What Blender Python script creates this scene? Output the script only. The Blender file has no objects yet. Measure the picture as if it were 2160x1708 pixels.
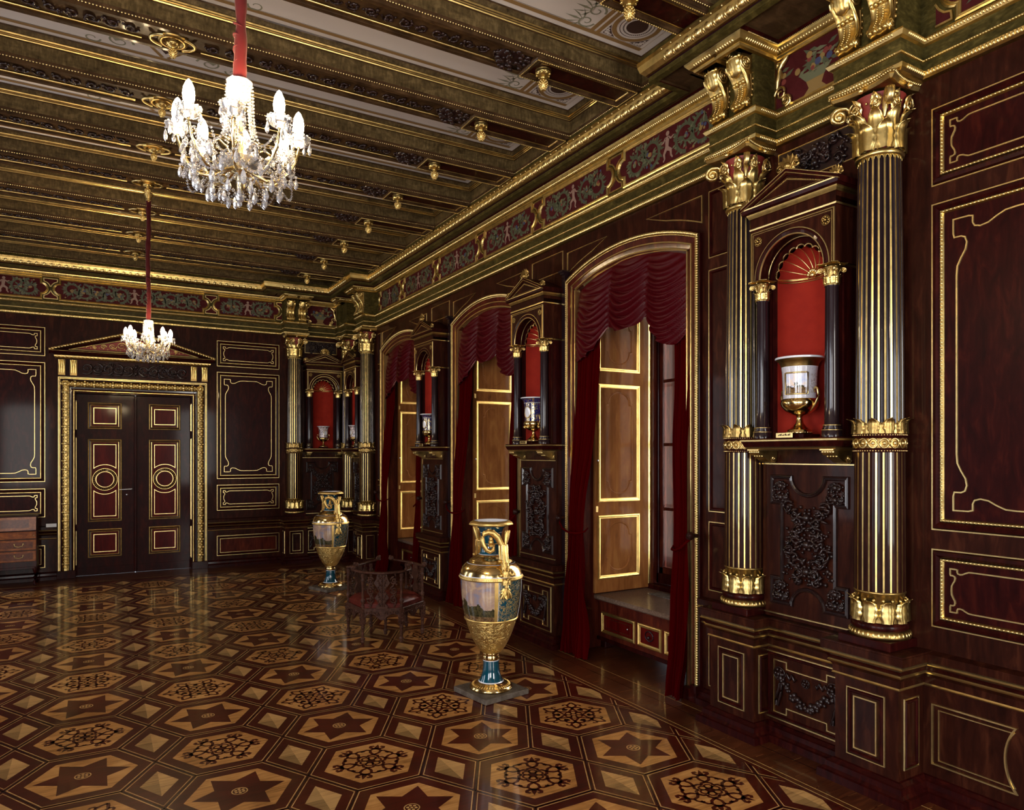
import bpy, math, random
import numpy as np
from math import sin, cos, pi, sqrt, atan2, radians

S = bpy.context.scene
# ------------------------------------------------------------------ camera, world, exposure, big lights
cam = bpy.data.objects.new('camera', bpy.data.cameras.new('camera'))
S.collection.objects.link(cam); S.camera = cam
cam.location = (0, 0, 2.0)
cam.rotation_euler = (pi/2, 0, -0.52898)
cam.data.sensor_fit = 'HORIZONTAL'; cam.data.sensor_width = 36
cam.data.lens = 36*1486/2160
cam.data.shift_x = (1080-1078)/2160
cam.data.shift_y = (957-854)/2160
cam.data.clip_start = 0.05; cam.data.clip_end = 200
S.view_settings.view_transform = 'Standard'; S.view_settings.look = 'None'
S.view_settings.exposure = 0.18; S.view_settings.gamma = 1.0
S.view_settings.use_curve_mapping = False
S.cycles.use_denoising = True
S.cycles.max_bounces = 7; S.cycles.diffuse_bounces = 3; S.cycles.glossy_bounces = 4
S.cycles.transmission_bounces = 6; S.cycles.transparent_max_bounces = 8
S.cycles.sample_clamp_indirect = 6.0
S.cycles.caustics_reflective = False; S.cycles.caustics_refractive = False
W = bpy.data.worlds.new('sky'); S.world = W; W.use_nodes = True
W.node_tree.nodes['Background'].inputs[0].default_value = (.80, .88, 1, 1)
W.node_tree.nodes['Background'].inputs[1].default_value = 2.2

XW, YF, XL, YB = 4.19, 13.38, -3.25, -3.2      # window wall, far wall, left wall, near wall
ZC = 5.32

def area(name, loc, rot, sx, sy, power, col):
    l = bpy.data.lights.new(name, 'AREA'); l.shape = 'RECTANGLE'; l.size = sx; l.size_y = sy
    l.energy = power; l.color = col
    o = bpy.data.objects.new(name, l); S.collection.objects.link(o)
    o.location = loc; o.rotation_euler = rot
    return o
DAY = (.90, .93, 1.0)
LEFT_WIN = [(-1.5, 1.5), (1.3, 1.5), (7.6, 1.2), (11.4, 1.2)]       # centre y, width
BACK_WIN = [(-2.25, 1.3), (3.3, 1.3)]
for y, w in LEFT_WIN:    # daylight through the windows of the opposite wall
    area('window_daylight', (XL-.12, y, 2.25), (0, -pi/2, 0), 2.9, w, 190 if y < 3 else 60, DAY)
for x, w in BACK_WIN:
    area('window_daylight', (x, YB-.12, 2.25), (pi/2, 0, 0), w, 2.9, 190, (1, .95, .88))
WINC = [5.058, 7.781, 10.586]                  # centres (y) of the three windows in the right wall
for y in WINC:
    area('window_daylight', (XW+1.55, y-.1, 2.3), (0, pi/2, 0), 3.0, 1.3, 110, (1, .90, .74))

# ------------------------------------------------------------------ mesh builder
class MB:
    def __init__(s): s.V = []; s.n = 0; s.F = []; s.mats = []
    def mi(s, m):
        if m not in s.mats: s.mats.append(m)
        return s.mats.index(m)
    def add(s, V, F, m, smooth=True):
        V = np.asarray(V, float).reshape(-1, 3)
        k = s.mi(m)
        if isinstance(F, np.ndarray): F = [F]
        elif len(F) and not isinstance(F[0], np.ndarray):
            d = {}
            for f in F: d.setdefault(len(f), []).append(f)
            F = [np.array(x, int) for x in d.values()]
        for a in F:
            if len(a): s.F.append((a+s.n, k, smooth))
        s.V.append(V); s.n += len(V)
    def join(s, o, T=None):
        V = np.concatenate(o.V) if o.V else np.zeros((0, 3))
        if T is not None: V = T(V)
        for a, k, sm in o.F: s.F.append((a+s.n, s.mi(o.mats[k]), sm))
        s.V.append(V); s.n += len(V)
    def build(s, name, parent=None, loc=None, rz=0):
        me = bpy.data.meshes.new(name)
        if s.n:
            V = np.concatenate(s.V)
            me.vertices.add(len(V)); me.vertices.foreach_set('co', V.astype(np.float32).ravel())
            nl = sum(a.size for a, _, _ in s.F); nf = sum(len(a) for a, _, _ in s.F)
            me.loops.add(nl); me.polygons.add(nf)
            me.loops.foreach_set('vertex_index', np.concatenate([a.ravel() for a, _, _ in s.F]).astype(np.int32))
            tot = np.concatenate([np.full(len(a), a.shape[1]) for a, _, _ in s.F])
            st = np.concatenate([[0], np.cumsum(tot)[:-1]])
            me.polygons.foreach_set('loop_start', st.astype(np.int32))
            try: me.polygons.foreach_set('loop_total', tot.astype(np.int32))
            except Exception: pass
            me.polygons.foreach_set('material_index', np.concatenate([np.full(len(a), k) for a, k, _ in s.F]).astype(np.int32))
            me.polygons.foreach_set('use_smooth', np.concatenate([np.full(len(a), sm) for a, _, sm in s.F]))
            me.update(calc_edges=True)
        for m in s.mats: me.materials.append(m)
        o = bpy.data.objects.new(name, me); S.collection.objects.link(o)
        if parent: o.parent = parent
        if loc is not None: o.location = loc; o.rotation_euler = (0, 0, rz)
        return o

def tag(o, label=None, cat=None, group=None, kind=None):
    if label: o['label'] = label
    if cat: o['category'] = cat
    if group: o['group'] = group
    if kind: o['kind'] = kind
    return o
def empty(name, loc, rz=0):
    o = bpy.data.objects.new(name, None); S.collection.objects.link(o)
    o.location = loc; o.rotation_euler = (0, 0, rz); o.empty_display_size = .1
    return o
def copy_tree(o, parent=None):
    c = o.copy(); S.collection.objects.link(c); c.parent = parent
    for ch in o.children: copy_tree(ch, c)
    return c

I3 = lambda p: p
def box(mb, x0, x1, y0, y1, z0, z1, m, bev=0.0):
    if x0 > x1: x0, x1 = x1, x0
    if y0 > y1: y0, y1 = y1, y0
    if z0 > z1: z0, z1 = z1, z0
    if bev <= 0:
        V = [(x, y, z) for z in (z0, z1) for y in (y0, y1) for x in (x0, x1)]
        F = [(0, 2, 3, 1), (4, 5, 7, 6), (0, 1, 5, 4), (2, 6, 7, 3), (0, 4, 6, 2), (1, 3, 7, 5)]
        mb.add(V, F, m, False); return
    b = min(bev, (x1-x0)/2.01, (y1-y0)/2.01, (z1-z0)/2.01)
    V = []; idx = {}
    for sx in (0, 1):
        for sy in (0, 1):
            for sz in (0, 1):
                c = [(x0, x1)[sx], (y0, y1)[sy], (z0, z1)[sz]]; d = [b*(1-2*sx), b*(1-2*sy), b*(1-2*sz)]
                for a in range(3):
                    p = [c[i]+(0 if i == a else d[i]) for i in range(3)]
                    idx[(sx, sy, sz, a)] = len(V); V.append(p)
    F = []
    def fc(keys): F.append(tuple(idx[k] for k in keys))
    for a, (u, v) in enumerate(((1, 2), (2, 0), (0, 1))):
        for s in (0, 1):
            q = []
            for cu, cv in ((0, 0), (1, 0), (1, 1), (0, 1)):
                k = [0, 0, 0]; k[a] = s; k[u] = cu; k[v] = cv; q.append((*k, a))
            fc(q if s else q[::-1])
    for a, (u, v) in enumerate(((1, 2), (2, 0), (0, 1))):
        for su in (0, 1):
            for sv in (0, 1):
                k0 = [0, 0, 0]; k1 = [0, 0, 0]
                k0[a] = 0; k1[a] = 1
                for k in (k0, k1): k[u] = su; k[v] = sv
                q = [(*k0, u), (*k1, u), (*k1, v), (*k0, v)]
                fc(q if su == sv else q[::-1])
    for sx in (0, 1):
        for sy in (0, 1):
            for sz in (0, 1):
                q = [(sx, sy, sz, a) for a in range(3)]
                fc(q if (sx+sy+sz) % 2 else q[::-1])
    mb.add(V, F, m, False)

def lathe(mb, prof, m, n=24, c=(0, 0), smooth=True, a0=0, a1=2*pi, mod=None):
    full = abs(a1-a0-2*pi) < 1e-6
    k = n if full else n+1
    A = a0+(a1-a0)*np.arange(k)/n
    P = np.array([(r, z) for r, z in prof], float)
    V = np.zeros((len(P), k, 3))
    R = P[:, 0][:, None]*np.ones(k)[None, :]
    if mod is not None: R = R+mod(A[None, :], P[:, 1][:, None])*1.0
    V[..., 0] = c[0]+R*np.cos(A); V[..., 1] = c[1]+R*np.sin(A); V[..., 2] = P[:, 1][:, None]
    F = []
    i = np.arange(len(P)-1)[:, None]; j = np.arange(n)[None, :]; j2 = (j+1) % k
    F = np.stack([i*k+j, i*k+j2, (i+1)*k+j2, (i+1)*k+j], -1).reshape(-1, 4)
    mb.add(V.reshape(-1, 3), F, m, smooth)

def frames(P, closed):
    P = np.asarray(P, float); n = len(P)
    T = np.zeros_like(P)
    if closed: T = np.roll(P, -1, 0)-np.roll(P, 1, 0)
    else:
        T[1:-1] = P[2:]-P[:-2]; T[0] = P[1]-P[0]; T[-1] = P[-1]-P[-2]
    T /= (np.linalg.norm(T, axis=1)[:, None]+1e-12)
    return T
def tube(mb, P, r, m, n=6, closed=False, up=(0, 0, 1), cap=True, flat=1.0):
    P = np.asarray(P, float); T = frames(P, closed)
    up = np.array(up, float)
    A = np.cross(np.broadcast_to(up, T.shape), T); l = np.linalg.norm(A, axis=1)
    alt = np.array([1., 0, 0]) if abs(up[0]) < .9 else np.array([0, 1., 0])
    A2 = np.cross(np.broadcast_to(alt, T.shape), T)
    A = np.where((l < .08)[:, None], A2, A); A /= np.linalg.norm(A, axis=1)[:, None]+1e-12
    B = np.cross(T, A)
    r = np.broadcast_to(np.asarray(r, float), (len(P),))
    a = 2*pi*np.arange(n)/n
    V = P[:, None, :]+r[:, None, None]*(np.cos(a)[None, :, None]*A[:, None, :]+flat*np.sin(a)[None, :, None]*B[:, None, :])
    k = len(P); F = []
    i = np.arange(k if closed else k-1)[:, None]; j = np.arange(n)[None, :]
    F = [np.stack([i*n+j, i*n+(j+1) % n, ((i+1) % k)*n+(j+1) % n, ((i+1) % k)*n+j], -1).reshape(-1, 4)]
    mb.add(V.reshape(-1, 3), F, m)
    if cap and not closed:
        mb.add(V[0], [tuple(range(n))[::-1]], m); mb.add(V[-1], [tuple(range(n))], m)

def sweep(mb, pts, prof, m, closed=True, M=I3, side=1, smooth=False, mats=None):
    """profile (a,b): a = in-plane offset to the left of travel * side, b = height along the plane normal; M maps (p,q,h)"""
    P = np.array(pts, float); n = len(P)
    if closed:
        d1 = P-np.roll(P, 1, 0); d2 = np.roll(P, -1, 0)-P
    else:
        d1 = np.zeros_like(P); d2 = np.zeros_like(P)
        d1[1:] = P[1:]-P[:-1]; d2[:-1] = P[1:]-P[:-1]; d1[0] = d2[0]; d2[-1] = d1[-1]
    d1 /= np.linalg.norm(d1, axis=1)[:, None]+1e-12; d2 /= np.linalg.norm(d2, axis=1)[:, None]+1e-12
    n1 = np.stack([-d1[:, 1], d1[:, 0]], 1); n2 = np.stack([-d2[:, 1], d2[:, 0]], 1)
    N = n1+n2; den = 1+(n1*n2).sum(1); N = N/np.maximum(den, .2)[:, None]*side
    pr = np.array(prof, float); k = len(pr)
    V = np.zeros((n, k, 3))
    V[..., :2] = P[:, None, :]+N[:, None, :]*pr[None, :, 0, None]
    V[..., 2] = pr[None, :, 1]
    V = M(V.reshape(-1, 3))
    i = np.arange(n if closed else n-1)[:, None]
    def fac(j):
        F = np.stack([i*k+j, ((i+1) % n)*k+j, ((i+1) % n)*k+j+1, i*k+j+1], -1).reshape(-1, 4)
        return F if side > 0 else F[:, ::-1]
    if mats is None:
        mb.add(V, fac(np.arange(k-1)[None, :]), m, smooth)
    else:
        nn = mb.n; first = True
        for q in range(k-1):
            F = fac(np.array([[q]]))
            if first: mb.add(V, F, mats[q], smooth); first = False
            else: mb.F.append((F+nn, mb.mi(mats[q]), smooth))
# wall-local plane: (p,q,h) -> (x, -y0-h, z)
def MW(off=0.0):
    def f(V):
        V = np.asarray(V, float); return np.stack([V[:, 0], -(V[:, 2]+off), V[:, 1]], 1)
    return f
def MZ(z0=0.0, sgn=1):
    def f(V):
        V = np.asarray(V, float); return np.stack([V[:, 0], V[:, 1], z0+sgn*V[:, 2]], 1)
    return f
def walk(pts, spacing, closed=True, off=0.0, side=1, trim=0.0):
    """evenly spaced (x,y,angle) along a polyline, offset sideways"""
    P = [np.array(p, float) for p in pts]
    if closed: P = P+[P[0]]
    out = []
    for a, b in zip(P[:-1], P[1:]):
        d = b-a; L = np.linalg.norm(d)
        if L < 1e-6: continue
        d /= L; nrm = np.array([-d[1], d[0]])*side
        k = max(1, int(round((L-2*trim)/spacing)))
        for i in range(k):
            q = a+d*(trim+(i+.5)*(L-2*trim)/k)+nrm*off
            out.append((q[0], q[1], atan2(d[1], d[0])))
    return np.array(out) if out else np.zeros((0, 3))
def stamp(mb, tmpl, spots, M=I3, h=0.0):
    """repeat a small template (V,F,m) at (p,q,ang) in a plane"""
    V, F, m = tmpl
    if len(spots) == 0: return
    V = np.asarray(V, float); F = [np.array(f) for f in F] if not isinstance(F, np.ndarray) else [F]
    c = np.cos(spots[:, 2])[:, None]; s = np.sin(spots[:, 2])[:, None]
    X = spots[:, 0][:, None]+c*V[None, :, 0]-s*V[None, :, 1]
    Y = spots[:, 1][:, None]+s*V[None, :, 0]+c*V[None, :, 1]
    Z = np.broadcast_to(V[None, :, 2]+h, X.shape)
    VV = M(np.stack([X, Y, Z], -1).reshape(-1, 3))
    nv = len(V); o = (np.arange(len(spots))*nv)[:, None, None]
    mb.add(VV, [(f[None]+o).reshape(-1, f.shape[1]) for f in F], m)
def bead(sx, sy, sz, m, n=6, k=3, half=True):
    """ellipsoid lump template, base at h=0"""
    V = []; F = []
    ph = [pi/2*i/k for i in range(k+1)]
    for i in range(k):
        for j in range(n):
            a = 2*pi*j/n
            V.append((sx*cos(ph[i])*cos(a), sy*cos(ph[i])*sin(a), sz*sin(ph[i])))
    V.append((0, 0, sz)); t = len(V)-1; Q = []; T = []
    for i in range(k-1):
        for j in range(n): Q.append((i*n+j, i*n+(j+1) % n, (i+1)*n+(j+1) % n, (i+1)*n+j))
    for j in range(n): T.append(((k-1)*n+j, (k-1)*n+(j+1) % n, t))
    return (V, [np.array(Q), np.array(T)] if Q else [np.array(T)], m)
def ball(mb, c, r, m, n=8, k=6, s=(1, 1, 1)):
    lathe_v = []
    V = [(0, 0, -1)]
    for i in range(1, k):
        p = -pi/2+pi*i/k
        for j in range(n): V.append((cos(p)*cos(2*pi*j/n), cos(p)*sin(2*pi*j/n), sin(p)))
    V.append((0, 0, 1)); F = []; T = []
    for j in range(n): T.append((0, 1+(j+1) % n, 1+j)); T.append((len(V)-1, 1+(k-2)*n+j, 1+(k-2)*n+(j+1) % n))
    for i in range(k-2):
        for j in range(n): F.append((1+i*n+j, 1+i*n+(j+1) % n, 1+(i+1)*n+(j+1) % n, 1+(i+1)*n+j))
    V = np.array(V)*r*np.array(s)+np.array(c)
    mb.add(V, [np.array(F), np.array(T)], m)
def poly(mb, pts, h, m, M=I3, thick=0.0):
    """flat polygon in a plane (convex or simple), optional thickness downwards"""
    n = len(pts); V = [(p[0], p[1], h) for p in pts]
    mb.add(M(np.array(V)), [tuple(range(n))], m, False)
    if thick:
        V2 = V+[(p[0], p[1], h-thick) for p in pts]
        mb.add(M(np.array(V2)), [(i, n+i, n+(i+1) % n, (i+1) % n) for i in range(n)], m, False)
def ribbon(mb, pts, w, h, m, M=I3, closed=False):
    """flat strip of half width w (scalar or list) along a polyline"""
    P = np.array(pts, float); T = frames(np.c_[P, np.zeros(len(P))], closed)[:, :2]
    N = np.stack([-T[:, 1], T[:, 0]], 1); w = np.broadcast_to(np.asarray(w, float), (len(P),))[:, None]
    A = P+N*w; B = P-N*w; n = len(P)
    V = np.concatenate([np.c_[A, np.full(n, h)], np.c_[B, np.full(n, h)]])
    F = [(i, n+i, n+(i+1) % n, (i+1) % n) for i in range(n if closed else n-1)]
    mb.add(M(V), F, m, False)
def spiral(cx, cy, r0, r1, turns, a0=0, d=1, n=24):
    t = np.linspace(0, 1, n)
    r = r0+(r1-r0)*t; a = a0+d*2*pi*turns*t
    return np.stack([cx+r*np.cos(a), cy+r*np.sin(a)], 1)
def arc(cx, cy, r, a0, a1, n=16, ry=None):
    ry = ry or r
    return [(cx+r*cos(a0+(a1-a0)*i/n), cy+ry*sin(a0+(a1-a0)*i/n)) for i in range(n+1)]

# ------------------------------------------------------------------ materials
def newmat(name):
    m = bpy.data.materials.new(name); m.use_nodes = True
    nt = m.node_tree; b = nt.nodes['Principled BSDF']
    return m, nt, b
def pbr(name, col, rough=.4, metal=0, coat=0, spec=.5, sheen=0, trans=0, ior=1.5, emit=None, es=0, sub=0, crough=.08):
    m, nt, b = newmat(name)
    b.inputs['Base Color'].default_value = (*col, 1)
    b.inputs['Roughness'].default_value = rough; b.inputs['Metallic'].default_value = metal
    b.inputs['Coat Weight'].default_value = coat; b.inputs['Coat Roughness'].default_value = crough
    b.inputs['Specular IOR Level'].default_value = spec
    b.inputs['Sheen Weight'].default_value = sheen
    b.inputs['Transmission Weight'].default_value = trans; b.inputs['IOR'].default_value = ior
    if emit: b.inputs['Emission Color'].default_value = (*emit, 1); b.inputs['Emission Strength'].default_value = es
    return m
def coords(nt, scale=(1, 1, 1), rot=(0, 0, 0), kind='Object'):
    tc = nt.nodes.new('ShaderNodeTexCoord'); mp = nt.nodes.new('ShaderNodeMapping')
    mp.inputs['Scale'].default_value = scale; mp.inputs['Rotation'].default_value = rot
    nt.links.new(tc.outputs[kind], mp.inputs[0]); return mp.outputs[0]
def noise(nt, vec, scale, detail=5, rough=.55, dist=0):
    n = nt.nodes.new('ShaderNodeTexNoise'); n.inputs['Scale'].default_value = scale
    n.inputs['Detail'].default_value = detail; n.inputs['Roughness'].default_value = rough
    n.inputs['Distortion'].default_value = dist
    nt.links.new(vec, n.inputs['Vector']); return n.outputs['Fac']
def ramp(nt, fac, stops):
    r = nt.nodes.new('ShaderNodeValToRGB'); e = r.color_ramp.elements
    while len(e) < len(stops): e.new(.5)
    for i, (p, c) in enumerate(stops): e[i].position = p; e[i].color = (*c, 1)
    nt.links.new(fac, r.inputs[0]); return r.outputs[0]
def math_(nt, op, a, b=None):
    n = nt.nodes.new('ShaderNodeMath'); n.operation = op
    for i, v in enumerate((a, b)):
        if v is None: continue
        if hasattr(v, 'links'): nt.links.new(v, n.inputs[i])
        else: n.inputs[i].default_value = v
    return n.outputs[0]
def bump(nt, b, h, strength=.2, dist=.01):
    n = nt.nodes.new('ShaderNodeBump'); n.inputs['Strength'].default_value = strength; n.inputs['Distance'].default_value = dist
    nt.links.new(h, n.inputs['Height']); nt.links.new(n.outputs[0], b.inputs['Normal'])
def wood(name, c0, c1, c2, scale=(6, 6, 1.2), nscale=3.0, rough=.28, coat=.55, grain=(40, 40, 3), rot=(0, 0, 0), bmp=.05, fig=.5, crough=.07, spec=.5, space='Object', SP=.07, CF=.13, RO=.12):
    m, nt, b = newmat(name)
    v = coords(nt, scale, rot, space); v2 = coords(nt, grain, rot, space)
    f = noise(nt, v, nscale, 6, .62, .9); g = noise(nt, v2, 1.0, 3, .6)
    mix = math_(nt, 'ADD', math_(nt, 'MULTIPLY', f, 1-fig*.5), math_(nt, 'MULTIPLY', g, fig*.5))
    col = ramp(nt, mix, [(.28, c0), (.52, c1), (.76, c2)])
    nt.links.new(col, b.inputs['Base Color'])
    b.inputs['Roughness'].default_value = rough+RO; b.inputs['Coat Weight'].default_value = coat*CF
    b.inputs['Coat Roughness'].default_value = crough; b.inputs['Specular IOR Level'].default_value = SP
    lo = noise(nt, coords(nt, (1, 1, 1), (0, 0, 0), space), 6, 2, .5)
    bump(nt, b, math_(nt, 'ADD', lo, math_(nt, 'MULTIPLY', g, .25)), bmp, .02)
    return m
MAHOG = wood('mahogany_polished', (.007, .0014, .0008), (.026, .0055, .0026), (.075, .020, .008), (5, 5, 1.3), 2.6, .30, .5)
MAHR = wood('mahogany_red', (.018, .0024, .0015), (.065, .010, .005), (.14, .026, .010), (5, 5, 1.2), 2.6, .28, .5)
DARK = wood('dark_mahogany', (.006, .0006, .0007), (.022, .0022, .0018), (.056, .0075, .0036), (5, 5, 1.5), 3, .26, .55)
DOORR = wood('door_panel_red', (.030, .0014, .001), (.075, .0032, .002), (.12, .008, .004), (5, 5, 1), 2, .24, .6)
EBONY = pbr('ebony_polish', (.014, .006, .008), .24, 0, .35, .30)
EBRED = wood('column_shaft_wood', (.008, .002, .002), (.022, .006, .004), (.06, .018, .01), (5, 5, 1.2), 3, .2, .8, crough=.05)
CARVE = wood('carved_dark_walnut', (.006, .003, .003), (.018, .007, .006), (.04, .015, .011), (5, 5, 5), 3, .30, .35, SP=.32, CF=.6, RO=0)
BURL = wood('olive_burl', (.008, .006, .0015), (.055, .040, .010), (.15, .11, .030), (3.4, 3.4, 7), 2.4, .32, .3, (30, 30, 60), bmp=.04, fig=.75)
BURLC = wood('ceiling_burl', (.014, .008, .003), (.085, .056, .022), (.20, .135, .058), (3.4, 3.4, 7), 2.2, .32, .35, (50, 50, 14), bmp=.05, fig=.9)
BROWNC = wood('ceiling_brown', (.012, .006, .003), (.055, .028, .012), (.12, .065, .028), (3, 3, 3), 2.2, .30, .4, (8, 60, 60), bmp=.03)
OAKD = wood('shutter_wood', (.15, .045, .011), (.36, .13, .034), (.58, .26, .075), (3, 3, .8), 2.4, .34, .35, (30, 30, 1.2), bmp=.02, fig=.55)
CHEST = wood('chest_marquetry', (.07, .014, .005), (.22, .06, .014), (.42, .15, .035), (3, 3, 6), 3.0, .25, .6, (18, 3, 3))
def goldm(name, col, rough, bmp=0, var=.35):
    m, nt, b = newmat(name)
    v = coords(nt)
    n = noise(nt, v, 14, 4, .6)
    c = ramp(nt, n, [(.3, tuple(x*(1-var) for x in col)), (.65, col)])
    nt.links.new(c, b.inputs['Base Color'])
    b.inputs['Metallic'].default_value = 1; b.inputs['Roughness'].default_value = rough
    if bmp: bump(nt, b, noise(nt, v, 60, 3, .6), bmp, .004)
    return m
GOLD = goldm('gilding', (.82, .60, .22), .31, .12)
GOLDB = goldm('gilding_bright', (.88, .66, .28), .32, .06, .2)
GOLDM = goldm('gilding_matt', (.78, .52, .17), .42, .25, .3)
GOLDO = goldm('gilding_antique', (.46, .30, .10), .36, .3, .5)
def m_red():
    m, nt, b = newmat('niche_red_cloth')
    nt.links.new(ramp(nt, noise(nt, coords(nt), 7, 3), [(.3, (.23, .014, .008)), (.7, (.31, .022, .011))]), b.inputs['Base Color'])
    b.inputs['Roughness'].default_value = .8; b.inputs['Specular IOR Level'].default_value = .1; return m
NRED = m_red()
CRED = pbr('capital_red_paint', (.22, .02, .012), .6)
VELV = pbr('crimson_velvet', (.046, .0002, .0004), .9, spec=.02, sheen=0)
bpy.data.materials['crimson_velvet'].node_tree.nodes['Principled BSDF'].inputs['Sheen Tint'].default_value = (.9, .05, .04, 1)
SILK = pbr('burgundy_silk', (.058, .0004, .0028), .46, spec=.16, sheen=0)
bpy.data.materials['burgundy_silk'].node_tree.nodes['Principled BSDF'].inputs['Sheen Tint'].default_value = (.9, .3, .35, 1)
SLEEVE = pbr('red_velvet_sleeve', (.05, .0003, .0008), .7, spec=.2, sheen=.05)
WHITEC = pbr('ceiling_cream_paint', (.74, .66, .60), .7)
OCHRE = pbr('ceiling_ochre_paint', (.30, .17, .06), .65)
BROWNP = pbr('ceiling_brown_paint', (.055, .025, .018), .65)
SAGE = pbr('ceiling_sage_paint', (.26, .25, .17), .7)
PRED = wood('frieze_dark_red_ground', (.040, .005, .005), (.060, .009, .009), (.085, .015, .014), (2, 2, 2), 3, .55, 0, fig=.1)
PGRN = pbr('painted_leaf_green', (.055, .060, .028), .6)
PGR2 = pbr('painted_leaf_light', (.11, .11, .055), .6)
PFLS = pbr('painted_flesh', (.26, .15, .11), .6)
PYEL = pbr('painted_yellow', (.22, .13, .035), .6)
PBLU = pbr('painted_blue', (.035, .04, .09), .6)
PRD2 = pbr('painted_fruit_red', (.15, .022, .016), .6)
PORC = pbr('white_porcelain', (.72, .72, .76), .12, coat=.6)
TEAL = pbr('teal_glaze', (.004, .055, .085), .12, coat=.7)
GLASS = pbr('window_glass', (1, 1, 1), .02, trans=1, ior=1.1)
MARB = wood('brown_marble', (.05, .03, .02), (.16, .10, .07), (.34, .25, .19), (14, 14, 14), 6, .18, .5, (60, 60, 60))
STEEL = pbr('steel', (.55, .55, .58), .3, 1)
BRASS = pbr('brass', (.55, .40, .16), .32, 1)
LEATH = wood('oxblood_leather', (.035, .004, .003), (.10, .016, .010), (.17, .034, .02), (4, 4, 4), 3, .3, .5, (60, 60, 60), bmp=.15)
CHAIRW = wood('chair_carved_oak', (.020, .008, .005), (.060, .024, .015), (.14, .06, .034), (8, 8, 8), 4, .3, .4, (90, 90, 20))
PLINTH = wood('slate_plinth', (.05, .035, .025), (.11, .085, .065), (.18, .15, .12), (4, 4, 4), 3, .35, .2)
# ================================================================== setting: floor
def floor_wood(name, c0, c1, c2, ang, fine=1.0, contrast=1.0):
    m, nt, b = newmat(name)
    v = coords(nt, (2.2, 26*fine, 1), (0, 0, ang)); v2 = coords(nt, (1, 1, 1))
    g = noise(nt, v, 1.6, 4, .6, .6); l = noise(nt, v2, 3.1, 4, .6, .4); k = noise(nt, v2, .9, 2)
    mix = math_(nt, 'ADD', math_(nt, 'MULTIPLY', g, .45*contrast), math_(nt, 'ADD', math_(nt, 'MULTIPLY', l, .35), math_(nt, 'MULTIPLY', k, .2)))
    nt.links.new(ramp(nt, mix, [(.34, c0), (.5, c1), (.68, c2)]), b.inputs['Base Color'])
    b.inputs['Roughness'].default_value = .34; b.inputs['Specular IOR Level'].default_value = .25; b.inputs['Coat Weight'].default_value = .42; b.inputs['Coat Roughness'].default_value = .09
    bump(nt, b, noise(nt, coords(nt, (1, 1, 1)), 5, 2), .035, .02)
    return m
LC = ((.17, .060, .012), (.48, .21, .055), (.74, .38, .12))
MAPLE = [floor_wood('maple_grain_%s' % n, *LC, a) for n, a in (('along', 0), ('slant', pi/3), ('across', -pi/3))]
OAKF = [floor_wood('oak_grain_%s' % n, tuple(k*x for x in (.05, .018, .005)), tuple(k*x for x in (.22, .10, .03)), tuple(k*x for x in (.46, .25, .085)), a, 2.6, 1.7) for n, a, k in (('rising', 1.047, 1.35), ('falling', -1.047, .95), ('rising_dark', 1.047, .62), ('falling_light', -1.047, 1.15))]
FRED = floor_wood('floor_mahogany', (.016, .0012, .001), (.052, .0045, .0022), (.095, .012, .004), .3)
FRE2 = floor_wood('floor_star_mahogany', (.020, .0016, .001), (.062, .006, .0028), (.11, .015, .005), -.6)
FPLK = floor_wood('floor_border_boards', (.018, .004, .002), (.065, .016, .005), (.13, .035, .010), 0)
FBLK = pbr('floor_black_joint', (.006, .003, .003), .25, 0, .4)
FGLD = floor_wood('floor_boxwood_line', (.32, .16, .045), (.56, .31, .10), (.78, .46, .17), 0)
mb = MB()
def quad(mb, x0, x1, y0, y1, z, m): mb.add([(x0, y0, z), (x1, y0, z), (x1, y1, z), (x0, y1, z)], [(0, 1, 2, 3)], m, False)
quad(mb, XL-.3, XW+1.2, YB-.3, YF+.6, 0, FRED)
X0, Y0, DX = -.0879, 5.118, .8068; DY = DX*sqrt(3)/2; RH = DX/2
HX = [(cos(pi/3*i), sin(pi/3*i)) for i in range(6)]
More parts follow.
